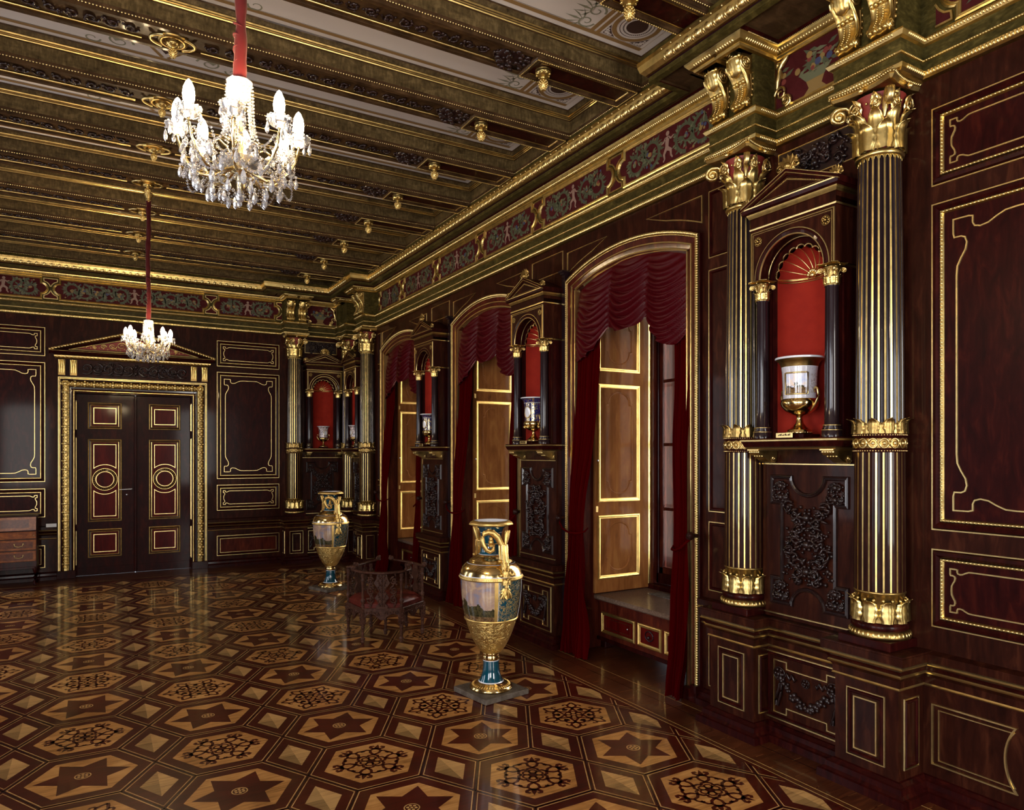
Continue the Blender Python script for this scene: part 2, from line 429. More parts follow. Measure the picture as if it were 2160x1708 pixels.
def tile_hex(star, variant):
    t = MB(); Rb = RH-.016; Ri = RH-.100
    ribbon(t, [(c*RH, s*RH) for c, s in HX], .0045, .0003, FBLK, closed=True)
    ribbon(t, [(c*Rb, s*Rb) for c, s in HX], .0036, .0004, FGLD, closed=True)
    for i in range(6):
        a, b = HX[i], HX[(i+1) % 6]
        poly(t, [(0, 0), (a[0]*Ri, a[1]*Ri), (b[0]*Ri, b[1]*Ri)], .0005, MAPLE[(i+variant) % 3] if i % 3 else MAPLE[(variant+1) % 3])
    if star:
        ro, ri = .262, .150
        for i in range(6):
            a = pi/3*i
            V = [(0, 0), (ri*cos(a-pi/6), ri*sin(a-pi/6)), (ro*cos(a), ro*sin(a)), (ri*cos(a+pi/6), ri*sin(a+pi/6))]
            poly(t, V, .0009, FRE2 if i % 2 else FRED)
        poly(t, arc(0, 0, .047, 0, 2*pi, 20)[:-1], .0013, FGLD)
        poly(t, arc(0, 0, .040, 0, 2*pi, 20)[:-1], .0016, FRED)
        for i in range(6):
            a = pi/3*i+.5
            poly(t, arc(.024*cos(a), .024*sin(a), .0095, 0, 2*pi, 8)[:-1], .0019, FGLD)
        poly(t, arc(0, 0, .009, 0, 2*pi, 8)[:-1], .0019, FGLD)
    else:
        w = .0098; h = .0009
        for i in range(6):
            a = pi/3*i
            def R(P, a=a, fl=1): 
                return [(x*cos(a)-fl*y*sin(a), x*sin(a)+fl*y*cos(a)) for x, y in P]
            if variant == 0:     # looped knot
                L = [(.15, 0), (.175, .03), (.205, .034), (.235, .018), (.262, 0)]
                for f in (1, -1):
                    ribbon(t, R(L, fl=f), w, h, FRED)
                    ribbon(t, R([(.055, .032), (.085, .022), (.115, .006), (.15, .0)], fl=f), w, h, FRED)
                    ribbon(t, R([(.15, 0), (.155, .035), (.145, .062), (.122, .075), (.10, .068), (.096, .052), (.108, .045)], fl=f), w, h, FRED)
                    ribbon(t, R([(.205, .034), (.215, .052), (.205, .068), (.188, .068)], fl=f), w*.9, h, FRED)
                poly(t, R(arc(.108, .047, .013, 0, 2*pi, 8)[:-1]), h, FRED); poly(t, R(arc(.108, -.047, .013, 0, 2*pi, 8)[:-1]), h, FRED)
            else:                # fleur tips
                for f in (1, -1):
                    ribbon(t, R([(.10, 0), (.13, .028), (.165, .036), (.185, .02), (.19, 0)], fl=f), w, h, FRED)
                    ribbon(t, R([(.19, 0), (.196, .026), (.212, .044), (.228, .044), (.232, .03), (.222, .026)], fl=f), w*1.2, h, FRED)
                    ribbon(t, R([(.10, 0), (.085, .03), (.06, .035)], fl=f), w, h, FRED)
                    ribbon(t, R([(.165, .036), (.165, .06), (.15, .082), (.13, .09)], fl=f), w*.9, h, FRED)
                poly(t, R([(.19, -.012), (.215, -.016), (.262, 0), (.215, .016), (.19, .012)]), h, FRED)
            ribbon(t, R(arc(.045, 0, .024, 0, 2*pi, 10)[:-1]), w*.7, h, FRED, closed=True)
        if variant: poly(t, arc(0, 0, .02, 0, 2*pi, 8)[:-1], h, FRED)
    return t
def tile_rhomb():
    t = MB(); P = [(RH/2, 0), (0, DY/2), (-RH/2, 0), (0, -DY/2)]
    k1 = 1-.016/(.1746); k2 = 1-.082/.1746
    ribbon(t, [(x*k1, y*k1) for x, y in P], .0036, .0004, FGLD, closed=True)
    for i in range(4):
        a, b = P[i], P[(i+1) % 4]
        poly(t, [(0, 0), (a[0]*k2, a[1]*k2), (b[0]*k2, b[1]*k2)], .0005, OAKF[i])
    return t
TH = {(s, v): tile_hex(s, v) for s in (0, 1) for v in (0, 1)}; TR = tile_rhomb()
for k in range(-4, 6):
    for j in range(-6, 12):
        cx, cy = X0+DX*k, Y0+DY*j
        if cx > 3.55+RH or cy > 12.7 or cx < XL+.3: continue
        st = (k+j) % 2 == 0; v = ((k-j)//2 + k) % 2
        mb.join(TH[(int(st), int(v))], lambda V: V+np.array([cx, cy, 0]))
        mb.join(TR, lambda V: V+np.array([cx+DX/2, cy+DY/2, 0]))
# board border along the window wall and the far wall
XB = 3.61; YFB = 12.72
for z, x0, x1, m in ((.0024, XB, XB+.03, FRED), (.0027, XB+.030, XB+.036, FGLD), (.0024, XB+.036, XB+.075, FPLK), (.0027, XB+.075, XB+.081, FGLD)):
    quad(mb, x0, x1, YB, YFB+.1, z, m); quad(mb, XL, XB+.1, YFB+(x0-XB), YFB+(x1-XB), z+.0001, m)
rng = random.Random(5)
y = YB
while y < YF:
    L = .16
    quad(mb, XB+.081, XW+1.1, y, y+L-.003, .0024, FPLK); y += L
for i in range(5): quad(mb, XL, XB+.08, YFB+.081+i*.13, YFB+.081+i*.13+.127, .0025, FPLK)
quad(mb, XB+.30, XB+.306, YB, YF, .0028, FBLK); quad(mb, XB+.42, XB+.426, YB, YF, .0028, FGLD)
floor_o = tag(mb.build('floor'), kind='structure')

# ================================================================== walls
HW_O, HW_I = .943, .80            # half widths: casing outside, opening
ZS, SAG = 3.775, .19
def arch_pts(c, hw, zs, sag, n=18, rev=False):
    """(c-hw,zs) ... (c+hw,zs) along a circular segment"""
    R = (hw*hw+sag*sag)/(2*sag); a = math.asin(hw/R)
    P = [(c+R*sin(-a+2*a*i/n), zs+sag-R+R*cos(-a+2*a*i/n)) for i in range(n+1)]
    return P[::-1] if rev else P
def openwall(mb, u0, u1, z1, holes, m, M):
    """wall plane with arched openings; holes = (centre u, hw, zs, sag)"""
    u = u0
    for c, hw, zs, sag in sorted(holes):
        mb.add(M(np.array([(u, 0, 0), (c-hw, 0, 0), (c-hw, z1, 0), (u, z1, 0)])), [(0, 1, 2, 3)], m, False)
        A = arch_pts(c, hw, zs, sag)
        V = [(x, z, 0) for x, z in A]+[(x, z1, 0) for x, z in A]; n = len(A)
        mb.add(M(np.array(V)), [(i, i+1, n+i+1, n+i) for i in range(n-1)], m, False)
        u = c+hw
    mb.add(M(np.array([(u, 0, 0), (u1, 0, 0), (u1, z1, 0), (u, z1, 0)])), [(0, 1, 2, 3)], m, False)
ZI, SI = 3.655, .165               # opening arch
mb = MB()
openwall(mb, -YF-.4, -YB+.2, ZC+.2, [(-c, HW_I, ZI, SI) for c in WINC], MAHOG, MW(0))
DEP = 1.15
for c in WINC:                                   # reveals of the window bays
    u = -c
    pr = [(u-HW_I, 0), (u-HW_I, ZI)]+arch_pts(u, HW_I, ZI, SI)[1:-1]+[(u+HW_I, ZI), (u+HW_I, 0)]
    V = [(x, 0, z) for x, z in pr]+[(x, DEP, z) for x, z in pr]; n = len(pr)
    mb.add(V, [(i, i+1, n+i+1, n+i) for i in range(n-1)], MAHR, False)
wall_r = tag(mb.build('wall_right', loc=(XW, 0, 0), rz=-pi/2), kind='structure')
DC, DHW, DZ = .53, .86, 2.985      # door centre, half width, height
mb = MB()
for a in ((XL-.3, DC-DHW, 0, ZC+.2), (DC+DHW, XW+.2, 0, ZC+.2), (DC-DHW, DC+DHW, DZ, ZC+.2)):
    mb.add([(a[0], 0, a[2]), (a[1], 0, a[2]), (a[1], 0, a[3]), (a[0], 0, a[3])], [(0, 1, 2, 3)], MAHOG, False)
for s in (-1, 1): mb.add([(DC+s*DHW, 0, 0), (DC+s*DHW, .3, 0), (DC+s*DHW, .3, DZ), (DC+s*DHW, 0, DZ)], [(0, 1, 2, 3)], MAHOG, False)
mb.add([(DC-DHW, 0, DZ), (DC+DHW, 0, DZ), (DC+DHW, .3, DZ), (DC-DHW, .3, DZ)], [(0, 1, 2, 3)], MAHOG, False)
wall_f = tag(mb.build('wall_far', loc=(0, YF, 0)), kind='structure')
# opposite and near walls (seen only in reflections): plain panelling with tall daylight windows
mb = MB(); mf = MB()
openwall(mb, YB-.2, YF+.3, ZC+.2, [(y, w/2, 3.6, .12) for y, w in LEFT_WIN], MAHOG, lambda V: np.stack([XL+0*V[:, 0], V[:, 0], V[:, 1]], 1))
for y, w in LEFT_WIN: box(mb, XL-.02, XL+.01, y-w/2, y+w/2, 0, .8, MAHOG)
for y, w in LEFT_WIN:
    for s in (-1, 1): box(mf, XL, XL+.05, y+s*w/2, y+s*(w/2+.09), .8, 3.7, GOLD)
    for yy in (y-w/4, y, y+w/4): box(mf, XL-.08, XL-.04, yy-.02, yy+.02, .8, 3.7, MAHR)
    for zz in (1.5, 2.2, 2.9): box(mf, XL-.08, XL-.04, y-w/2, y+w/2, zz-.02, zz+.02, MAHR)
wl = tag(mb.build('wall_left'), kind='structure'); mf.build('window_frame', wl)
mb = MB()
openwall(mb, XL-.2, XW+.2, ZC+.2, [(x, w/2, 3.6, .12) for x, w in BACK_WIN], MAHOG, lambda V: np.stack([V[:, 0], YB+0*V[:, 0], V[:, 1]], 1))
for x, w in BACK_WIN: box(mb, x-w/2, x+w/2, YB-.02, YB+.01, 0, .8, MAHOG)
wb = tag(mb.build('wall_near'), kind='structure')

# ------------------------------------------------------------------ panel mouldings (wall-local plane)
LINE = lambda w=.004, h=.006: [(-w, 0), (-w*.7, h), (w*.7, h), (w, 0)]
def rect(x0, x1, z0, z1): return [(x0, z0), (x1, z0), (x1, z1), (x0, z1)]
def line(mb, pts, M, w=.004, h=.006, m=None, closed=True): sweep(mb, pts, LINE(w, h), m or GOLDB, closed, M)
def cartouche(x0, x1, z0, z1, s=1.0):
    E = [(.30, 0), (.25, .004), (.205, .024), (.165, .047), (.125, .054), (.095, .045), (.085, .024), (.085, -.012), (.062, -.018), (0, -.018)]
    E = [(a*s, b*s) for a, b in E]; F = [(b, a) for a, b in E[::-1][1:]]
    C = E[:-1]+[(-.018*s, -.018*s)]+F
    P = []
    for cx, cz, sx, sz, rev in ((x0, z0, 1, 1, 0), (x1, z0, -1, 1, 1), (x1, z1, -1, -1, 0), (x0, z1, 1, -1, 1)):
        Q = [(cx+sx*a, cz+sz*b) for a, b in C]
        P += Q if rev else Q[::-1]
    return P
BEADT = bead(.0075, .0075, .008, GOLDB, 6, 2)
def panel(name, parent, x0, x1, z0, z1, M, cart=True, field=None, s=1.0, beads=True, low=False):
    mb = MB()
    R = rect(x0, x1, z0, z1)
    line(mb, R, M, .005, .008)
    sweep(mb, R, [(.006, 0), (.012, .022), (.030, .026), (.045, .012)], DARK, True, M)
    if low:
        line(mb, rect(x0+.05, x1-.05, z0+.05, z1-.05), M, .004, .006)
    else:
        sweep(mb, R, [(.045, .004), (.050, .016), (.060, .016), (.066, .002)], GOLD, True, M)
        if beads: stamp(mb, BEADT, walk(R, .021, off=.055, trim=.055), M, .013)
    poly(mb, rect(x0+.05, x1-.05, z0+.05, z1-.05), .002, field or DARK, M)
    if cart and not low:
        d = min(.135*s, (z1-z0)*.24); line(mb, cartouche(x0+d, x1-d, z0+d, z1-d, s*min(1, (z1-z0)/1.22, (x1-x0)/.9)), M, .0055, .008)
    return mb.build(name, parent)
ZT = [(3.555, 4.0), (1.562, 3.445), (1.0, 1.446)]
M0 = MW(0)
# right wall: tall panels beyond the near pavilion (u = -y)
for u0, u1 in ((-2.302, -.92), (-.70, .68), (.9, 2.3)):
    for z0, z1 in ZT: panel('wall_panel', wall_r, u0, u1, z0, z1, M0)
    cu = (u0+u1)/2; mb = MB()
    for sgn in (-1, 1):
        A = arc(cu, .373, .27, pi-.68, pi+.68, 14) if sgn < 0 else arc(cu, .373, .27, .68, -.68, 14)
        B = [(u0 if sgn < 0 else u1, .2), (u0 if sgn < 0 else u1, .545)]
        if sgn < 0:
            P = [(u0, .545), (u0, .2)]+[(x, z) for x, z in arc(cu, .373, .31, pi+.59, pi-.59, 14)]
        else:
            P = [(u1, .2), (u1, .545)]+[(x, z) for x, z in arc(cu, .373, .31, .59, -.59, 14)]
        line(mb, P, M0, .006, .010)
        c0 = np.mean(np.array(P), 0); Q = [(c0[0]+(x-c0[0])*.90, c0[1]+(z-c0[1])*.84) for x, z in P]
        line(mb, Q, M0, .004, .007)
    line(mb, arc(cu, .373, .20, 0, 2*pi, 28)[:-1], M0, .006, .01)
    mb.build('dado_panel', wall_r)
# narrow panels beside the windows and between pilaster strips
NARROW = [(-4.04, -3.83), (-11.74, -11.60)]
for u0, u1 in NARROW:
    mb = MB()
    for z0, z1 in ((3.555, 4.08), (1.545, 3.455), (.92, 1.46), (.16, .60)):
        R = rect(u0, u1, z0, z1); line(mb, R, M0, .005, .007)
        sweep(mb, R, [(.006, 0), (.012, .016), (.022, .016), (.030, .002)], DARK, True, M0)
    mb.build('narrow_panel', wall_r)
# far wall panels
for x0, x1 in ((1.80, 2.86), (-1.80, -.745), (-2.95, -1.95)):
    for z0, z1 in ZT: panel('wall_panel', wall_f, x0, x1, z0, z1, M0)
    panel('dado_panel', wall_f, x0, x1, .2, .545, M0, low=True, field=MAHR)
# dado rail, skirting: profile (outward, z) swept in plan
DADO = [(.0, .640), (.010, .645), (.016, .652), (.010, .660), (.012, .700), (.028, .722), (.033, .731), (.026, .738), (.040, .765), (.052, .776), (.055, .782), (.048, .79), (.060, .80), (.062, .845), (.0, .855)]
DADM = [GOLDB, GOLDB, GOLDB, MAHOG, MAHOG, GOLDB, GOLDB, DARK, DARK, GOLDB, GOLDB, DARK, MAHOG, MAHOG]
BASE = [(.0, .125), (.012, .122), (.030, .105), (.040, .100), (.045, .07), (.060, .055), (.075, .05), (.078, 0)]
def dado(name, pts, parent=None, both=True, closed=False, side=1, m=DARK):
    mb = MB()
    if both: sweep(mb, pts, DADO, m, closed, MZ(0), side, mats=DADM)
    sweep(mb, pts, BASE, m, closed, MZ(0), side)
    return mb.build(name, parent)
tag(dado('baseboard_right', [(XW, YB), (XW, 2.36)]), kind='structure')
for a, b in ((3.80, 4.115),): tag(dado('baseboard_right', [(XW, a), (XW, b)]), kind='structure')
tag(dado('baseboard_right', [(XW, 11.53), (XW, 11.80)]), kind='structure')
tag(dado('baseboard_far', [(2.92, YF), (1.645, YF)]), kind='structure')
tag(dado('baseboard_far', [(-.585, YF), (XL, YF)]), kind='structure')
tag(dado('baseboard_left', [(XL, YF), (XL, YB), (XW, YB)]), kind='structure')

# ================================================================== entablature
COLS_R = [2.557, 3.59, 12.0, 13.03]      # column axes on the right wall (y)
COLS_F = [3.12]                           # on the far wall (x)
AX = .11                                  # axis in front of the wall plane
RD = .25
def ent_path(dep, hw, two=False):
    P = [(XW, YB)]
    for c in COLS_R:
        if c > 13: continue
        if two:
            for b in (c-.105, c+.105): P += [(XW, b-.085), (XW-dep, b-.085), (XW-dep, b+.085), (XW, b+.085)]
        else: P += [(XW, c-hw), (XW-dep, c-hw), (XW-dep, c+hw), (XW, c+hw)]
    c = 13.02
    P += [(XW, c-hw), (XW-dep, c-hw), (XW-dep, YF-dep), (4.10-hw+.02, YF-dep), (4.10-hw+.02, YF)]
    for c in COLS_F:
        if two:
            for b in (c+.105, c-.105): P += [(b+.085, YF), (b+.085, YF-dep), (b-.085, YF-dep), (b-.085, YF)]
        else: P += [(c+hw, YF), (c+hw, YF-dep), (c-hw, YF-dep), (c-hw, YF)]
    P += [(XL, YF), (XL, YB)]
    return P
mb = MB()
EP = ent_path(RD-.03, .185)
ARC = [(0, 4.185), (.030, 4.188), (.045, 4.200), (.050, 4.222), (.032, 4.236), (.026, 4.240), (.026, 4.284), (.034, 4.288), (.034, 4.298), (.026, 4.302), (.030, 4.372), (.048, 4.380), (.062, 4.402), (.050, 4.420), (.012, 4.428), (.006, 4.43), (.006, 4.812)]
ARM = [GOLDO, GOLD, GOLD, GOLDO, BURL, BURL, GOLD, GOLDB, GOLD, BURL, GOLD, GOLDB, GOLD, GOLDO, BURL, BURL]
sweep(mb, EP, ARC, BURL, False, MZ(0), 1, mats=ARM)
trim1 = tag(mb.build('trim_1'), kind='structure')
mb = MB()
stamp(mb, bead(.012, .009, .011, GOLDB, 5, 2), walk(EP[:-1], .030, False, off=.047), lambda V: np.stack([V[:, 0], V[:, 1], 4.212-V[:, 2]*.1], 1)) if 0 else None
def stampz(mb, tmpl, path, spacing, off, z, tilt=0):
    """stamp lumps on a vertical face: template x along, y up, z outwards"""
    sp = walk(path, spacing, False)
    V, F, m = tmpl; V = np.asarray(V, float)
    c = np.cos(sp[:, 2])[:, None]; s = np.sin(sp[:, 2])[:, None]
    out = V[None, :, 2]+off; al = V[None, :, 0]
    X = sp[:, 0][:, None]+c*al-s*out; Y = sp[:, 1][:, None]+s*al+c*out
    Z = np.broadcast_to(z+V[None, :, 1]+0*X, X.shape)
    nv = len(V); o = (np.arange(len(sp))*nv)[:, None, None]
    mb.add(np.stack([X, Y, Z], -1).reshape(-1, 3), [(np.asarray(f)[None]+o).reshape(-1, np.asarray(f).shape[1]) for f in F], m)
EPV = [(x, y) for x, y in EP[:-1]]
stampz(mb, bead(.0085, .018, .010, GOLDB, 6, 2), EPV, .0185, .044, 4.212)
stampz(mb, bead(.0075, .016, .010, GOLDB, 6, 2), EPV, .0165, .054, 4.399)
stampz(mb, bead(.0052, .0052, .006, GOLDB, 5, 2), EPV, .0145, .033, 4.293)
mb.build('gilded_leaf_moulding', trim1)
# gadrooned band above the frieze
mb = MB(); GP = ent_path(RD+.13, .19, True)
GAD = [(.0, 4.800), (.020, 4.806), (.030, 4.818), (.030, 4.824), (.050, 4.832), (.072, 4.858), (.076, 4.872), (.070, 4.876), (.085, 4.880), (.100, 4.890), (.0, 4.892)]
sweep(mb, GP, GAD, BURL, False, MZ(0), 1, mats=[GOLDO, GOLD, GOLD, GOLD, GOLD, GOLD, DARK, DARK, DARK, DARK])
t2 = tag(mb.build('trim_2'), kind='structure')
mb = MB()
stampz(mb, bead(.0085, .021, .020, GOLDB, 6, 3), [(x, y) for x, y in GP[:-1]], .0215, .046, 4.846)
stampz(mb, bead(.004, .004, .005, GOLDB, 5, 2), [(x, y) for x, y in GP[:-1]], .012, .076, 4.874)
mb.build('gilded_gadroon_moulding', t2)
# corona and crown with the canopies over the pavilions
CD = .31
CP = [(XW, YB), (XW, 2.19), (XW-CD, 2.19), (XW-CD, 3.95), (XW, 3.95), (XW, 11.76), (XW-CD, 11.76), (XW-CD, YF-CD), (2.76, YF-CD), (2.76, YF), (XL, YF), (XL, YB)]
mb = MB()
COR = [(.0, 4.888), (.150, 4.888), (.150, 4.870), (.160, 4.868), (.215, 4.868), (.215, 4.905), (.222, 4.909), (.222, 4.915), (.232, 4.919), (.262, 4.945), (.276, 4.99), (.280, 5.02), (.262, 5.026), (.255, 5.07), (.249, 5.072)]
sweep(mb, CP, COR, BURL, False, MZ(0), 1, mats=[BROWNC, BROWNC, DARK, BURL, BURL, EBONY, DARK, GOLDO, GOLD, GOLD, GOLDO, GOLDO, BURL, BURL])
for a, b in ((2.0, 4.1), (11.6, YF)): quad(mb, XW-CD-.02, XW, a if a < 3 else 11.78, b if a > 3 else 3.93, 4.889, BROWNC)
quad(mb, 2.78, XW, YF-CD-.02, YF, 4.8895, BROWNC)
quad(mb, XW-CD-.02, XW, 2.21, 3.93, 4.8893, BROWNC)
t3 = tag(mb.build('trim_3'), kind='structure')
mb = MB()
CPV = CP[:-1]
stampz(mb, bead(.034, .038, .030, GOLDB, 8, 3), CPV, .098, .246, 4.958)
lf = bead(.010, .040, .026, GOLDB, 6, 3)
for dx in (-.036, -.020, .020, .036):
    V = np.array(lf[0]); V[:, 0] += dx*(1+V[:, 1]*3); stampz(mb, (V, lf[1], lf[2]), CPV, .098, .246, 4.962)
V = np.array(bead(.009, .012, .014, GOLDB, 6, 2)[0]); V[:, 0] += .049
b_ = bead(.009, .012, .014, GOLDB, 6, 2); stampz(mb, (V, b_[1], b_[2]), CPV, .098, .272, 5.006)
b_ = bead(.012, .030, .020, GOLDO, 6, 2); V = np.array(b_[0]); V[:, 0] += .049; stampz(mb, (V, b_[1], b_[2]), CPV, .098, .24, 4.95)
mb.build('gilded_crown_moulding', t3)

# ------------------------------------------------------------------ painted frieze panels
def scrollwork(mb, x0, x1, z0, z1, M, seed=0, h=.0025, dense=1.0, figure=True):
    rg = random.Random(seed); H = z1-z0; cx = (x0+x1)/2; hw = (x1-x0)/2
    cz = (z0+z1)/2; r = H*.34
    n = max(1, int(round((hw-.1)/(r*1.75))))
    for sgn in (-1, 1):
        for i in range(n):
            c = cx+sgn*(.11+r+(hw-.16-2*r)*(i/(max(1, n-1)) if n > 1 else .45)); d = 1 if i % 2 else -1
            sp = spiral(c, cz-d*.01, r*1.25, r*.28, 1.25, a0=(pi/2 if d > 0 else -pi/2), d=sgn*d, n=26)
            ribbon(mb, sp, np.linspace(.017, .007, 26)*dense, h, PGRN, M)
            for q in [*range(1, 26)]*2:
                a = rg.uniform(0, 2*pi); p = sp[q]; L = rg.uniform(.03, .085)*H/.36; nx, nz = (p-np.array([c, cz])); nn = math.hypot(nx, nz)+1e-6
                a = atan2(nz, nx)+rg.uniform(-.9, .9); wv = rg.uniform(.008, .015)
                tip = (p[0]+L*cos(a), p[1]+L*sin(a)); mid = (p[0]+L*.5*cos(a), p[1]+L*.5*sin(a))
                if not (x0+.015 < tip[0] < x1-.015 and z0+.015 < tip[1] < z1-.015): continue
                poly(mb, [tuple(p), (mid[0]-wv*sin(a), mid[1]+wv*cos(a)), tip, (mid[0]+wv*sin(a), mid[1]-wv*cos(a))], h+.0004+.00006*rg.randrange(60), rg.choice((PGRN, PGR2, PGRN)), M)
            for q in range(5):
                a = rg.uniform(0, 2*pi); rr = rg.uniform(0, r*.28); s = rg.uniform(.012, .022)
                poly(mb, arc(c+rr*cos(a), cz+rr*sin(a), s, 0, 2*pi, 7)[:-1], h+.0042+q*.0002, rg.choice((PYEL, PRD2, PYEL, PBLU, PGR2)), M)
        for q in range(10):
            a = cx+sgn*rg.uniform(.1, hw-.05); b = rg.choice((z0+.05, z1-.05))+rg.uniform(-.02, .02); s = rg.uniform(.008, .015)
            poly(mb, arc(a, b, s, 0, 2*pi, 6)[:-1], h+.001, rg.choice((PRD2, PBLU, PYEL, PGR2)), M)
    if figure:      # a seated child among the leaves
        f = H/.40; hh = h+.0052
        ST = lambda L, w, m=PFLS, e=0: ribbon(mb, [(cx+x*f, cz+z*f) for x, z in L], np.array(w)*f, hh+e, m, M)
        sd = 1 if seed % 2 else -1
        ST([(.0, .095), (.004*sd, .06), (.0, .0), (-.004*sd, -.045)], [.024, .031, .024, .032])
        poly(mb, [(cx+(x+.010*sd)*f, cz+z*f) for x, z in arc(0, .126, .027, 0, 2*pi, 12)[:-1]], hh+.0004, PFLS, M)
        ST([(sd*.022, .085), (sd*.062, .060), (sd*.10, .082)], [.013, .011, .007]); ST([(-sd*.022, .085), (-sd*.055, .045), (-sd*.085, .040)], [.013, .010, .007])
        ST([(sd*.012, -.035), (sd*.058, -.062), (sd*.062, -.120), (sd*.085, -.150)], [.022, .019, .012, .009], e=.0002)
        ST([(-sd*.014, -.035), (-sd*.045, -.085), (-sd*.035, -.135), (-sd*.058, -.160)], [.022, .017, .011, .008], e=.0004)
FRAMEP = [(-.012, 0), (-.010, .012), (.0, .016), (.008, .010), (.014, .014), (.022, .008), (.024, 0)]
def frieze_panel(parent, u0, u1, z0, z1, M, l=True, r=True, seed=0):
    """panel with concave-shouldered round ends and its painted field"""
    mb = MB(); g = .120; a = .075; cz = (z0+z1)/2; R = (z1-z0)*.27
    P = [(u0+g, z0), (u1-g, z0)]
    P += [(u1-g, cz-R)]+[(u1-g+R*.95*cos(t)-.004, cz+R*sin(t)) for t in np.linspace(-pi/2+.25, pi/2-.25, 11)]+[(u1-g, cz+R)] if r else []
    P += [(u1-g, z1), (u0+g, z1)]
    P += [(u0+g, cz+R)]+[(u0+g-R*.95*cos(t)+.004, cz+R*sin(t)) for t in np.linspace(pi/2-.25, -pi/2+.25, 11)]+[(u0+g, cz-R)] if l else []
    poly(mb, P, .002, PRED, M)
    scrollwork(mb, u0+g, u1-g, z0+.01, z1-.01, M, seed)
    o = mb.build('frieze_painting', parent)
    mb = MB(); sweep(mb, P, FRAMEP, GOLD, True, M)
    for s, on in ((1, r), (-1, l)):
        if not on: continue
        e = u1 if s > 0 else u0
        for t in (-1, 1):      # the small corner fields between two panels
            zc = cz+t*(R+.012); ze = z1-.012 if t > 0 else z0+.012
            Q = [(e-s*.012, cz+t*.030)]+[(e-s*(g-.012), ze-t*.055*0-t*.0)]
            A = [(e, cz+t*.028), (e-s*.022, cz+t*.070), (e-s*.050, cz+t*.098), (e-s*.088, cz+t*.112), (e-s*.092, ze-t*.01), (e-s*.092, ze), (e, ze)]
            poly(mb, [(x, z) for x, z in A], .0015, PRED, M)
            if s*t > 0: A = A[::-1]
            line(mb, A, M, .008, .012, GOLDB, False)
    mb.build('panel_frame', parent); return o
ys = [11.70, 10.60, 9.27, 7.91, 6.56, 5.20, 3.82]
for i in range(6): frieze_panel(trim1, -ys[i], -ys[i+1], 4.455, 4.795, MW(.006) if 0 else (lambda V: MW(.008)(V)@np.array([[0, -1, 0], [1, 0, 0], [0, 0, 1]], float)+np.array([XW, 0, 0])), seed=i)
MR = lambda V: MW(.008)(V)@np.array([[0, -1, 0], [1, 0, 0], [0, 0, 1]], float)+np.array([XW, 0, 0])
MF = lambda V: MW(.008)(V)+np.array([0, YF, 0])
for k, (a, b) in enumerate(((-2.28, -.92), (-.92, .44), (.44, 1.8))): frieze_panel(trim1, a, b, 4.455, 4.795, MR, seed=10+k)
for k, (a, b) in enumerate(((-3.2, -1.90), (-1.90, -.667), (-.667, 1.70), (1.70, 2.91))): frieze_panel(trim1, a, b, 4.455, 4.795, MF, seed=20+k)
def fruit_panel(parent, u0, u1, M, seed):
    mb = MB(); z0, z1 = 4.445, 4.80; rg = random.Random(seed); c = (u0+u1)/2
    poly(mb, rect(u0, u1, z0, z1), .002, PRED, M)
    for sx in (-.10, .10): pass
    poly(mb, [(c-.09, z0+.01), (c+.09, z0+.01), (c+.05, z0+.05), (c+.07, z0+.10), (c-.07, z0+.10), (c-.05, z0+.05)], .003, PYEL, M)
    poly(mb, [(c-.07, z0+.10), (c+.07, z0+.10), (c+.13, z0+.165), (c-.13, z0+.165)], .0034, PGR2, M)
    for i in range(70):
        a = rg.uniform(0, pi); rr = abs(rg.gauss(0, .12)); x = c+rr*1.5*cos(a)*1.2; z = z0+.17+rr*sin(a)*.9
        if not (u0+.04 < x < u1-.04 and z0+.03 < z < z1-.03): continue
        L = rg.uniform(.03, .06); t = rg.uniform(0, 2*pi); w = .014
        if i % 3: poly(mb, [(x-L*cos(t), z-L*sin(t)*.8), (x-w*sin(t), z+w*cos(t)), (x+L*cos(t), z+L*sin(t)*.8), (x+w*sin(t), z-w*cos(t))], .0036+i*2e-5, rg.choice((PGRN, PGRN, PGR2)), M)
        else: poly(mb, arc(x, z, rg.uniform(.014, .026), 0, 2*pi, 9)[:-1], .0042+i*2e-5, rg.choice((PYEL, PRD2, PBLU, PYEL, PRD2)), M)
    mb.build('fruit_painting', parent)
    mb = MB(); line(mb, rect(u0, u1, z0, z1), M, .010, .014, GOLD)
    for s in (-1, 1):          # gilded scrolls at either end
        e = u0 if s < 0 else u1
        T = lambda P: M(np.array([(e-s*x, z, .022) for x, z in P]))
        tube(mb, T(spiral(.105, z0+.035, .040, .006, 2.0, a0=-pi/2, n=26)), np.linspace(.014, .006, 26), GOLDB, 6)
        tube(mb, T(spiral(.06, z0+.10, .05, .012, 1.4, a0=pi, d=-1, n=22)), np.linspace(.012, .006, 22), GOLDB, 6)
        tube(mb, T([(.03, z0+.14), (.035, z0+.19), (.055, z0+.24), (.05, z0+.28), (.08, z0+.305), (.11, z0+.33), (.125, z0+.345)]), [.012, .020, .024, .016, .022, .016, .007], GOLDB, 7)
        tube(mb, T(spiral(.045, z0+.30, .026, .006, 1.3, a0=0, n=16)), .010, GOLDB, 6)
    mb.build('gilded_scroll_ornament', parent)
fruit_panel(trim1, -3.40, -2.75, MR, 1); fruit_panel(trim1, -12.84, -12.19, MR, 2); fruit_panel(trim1, 3.31, 3.93, MF, 3)

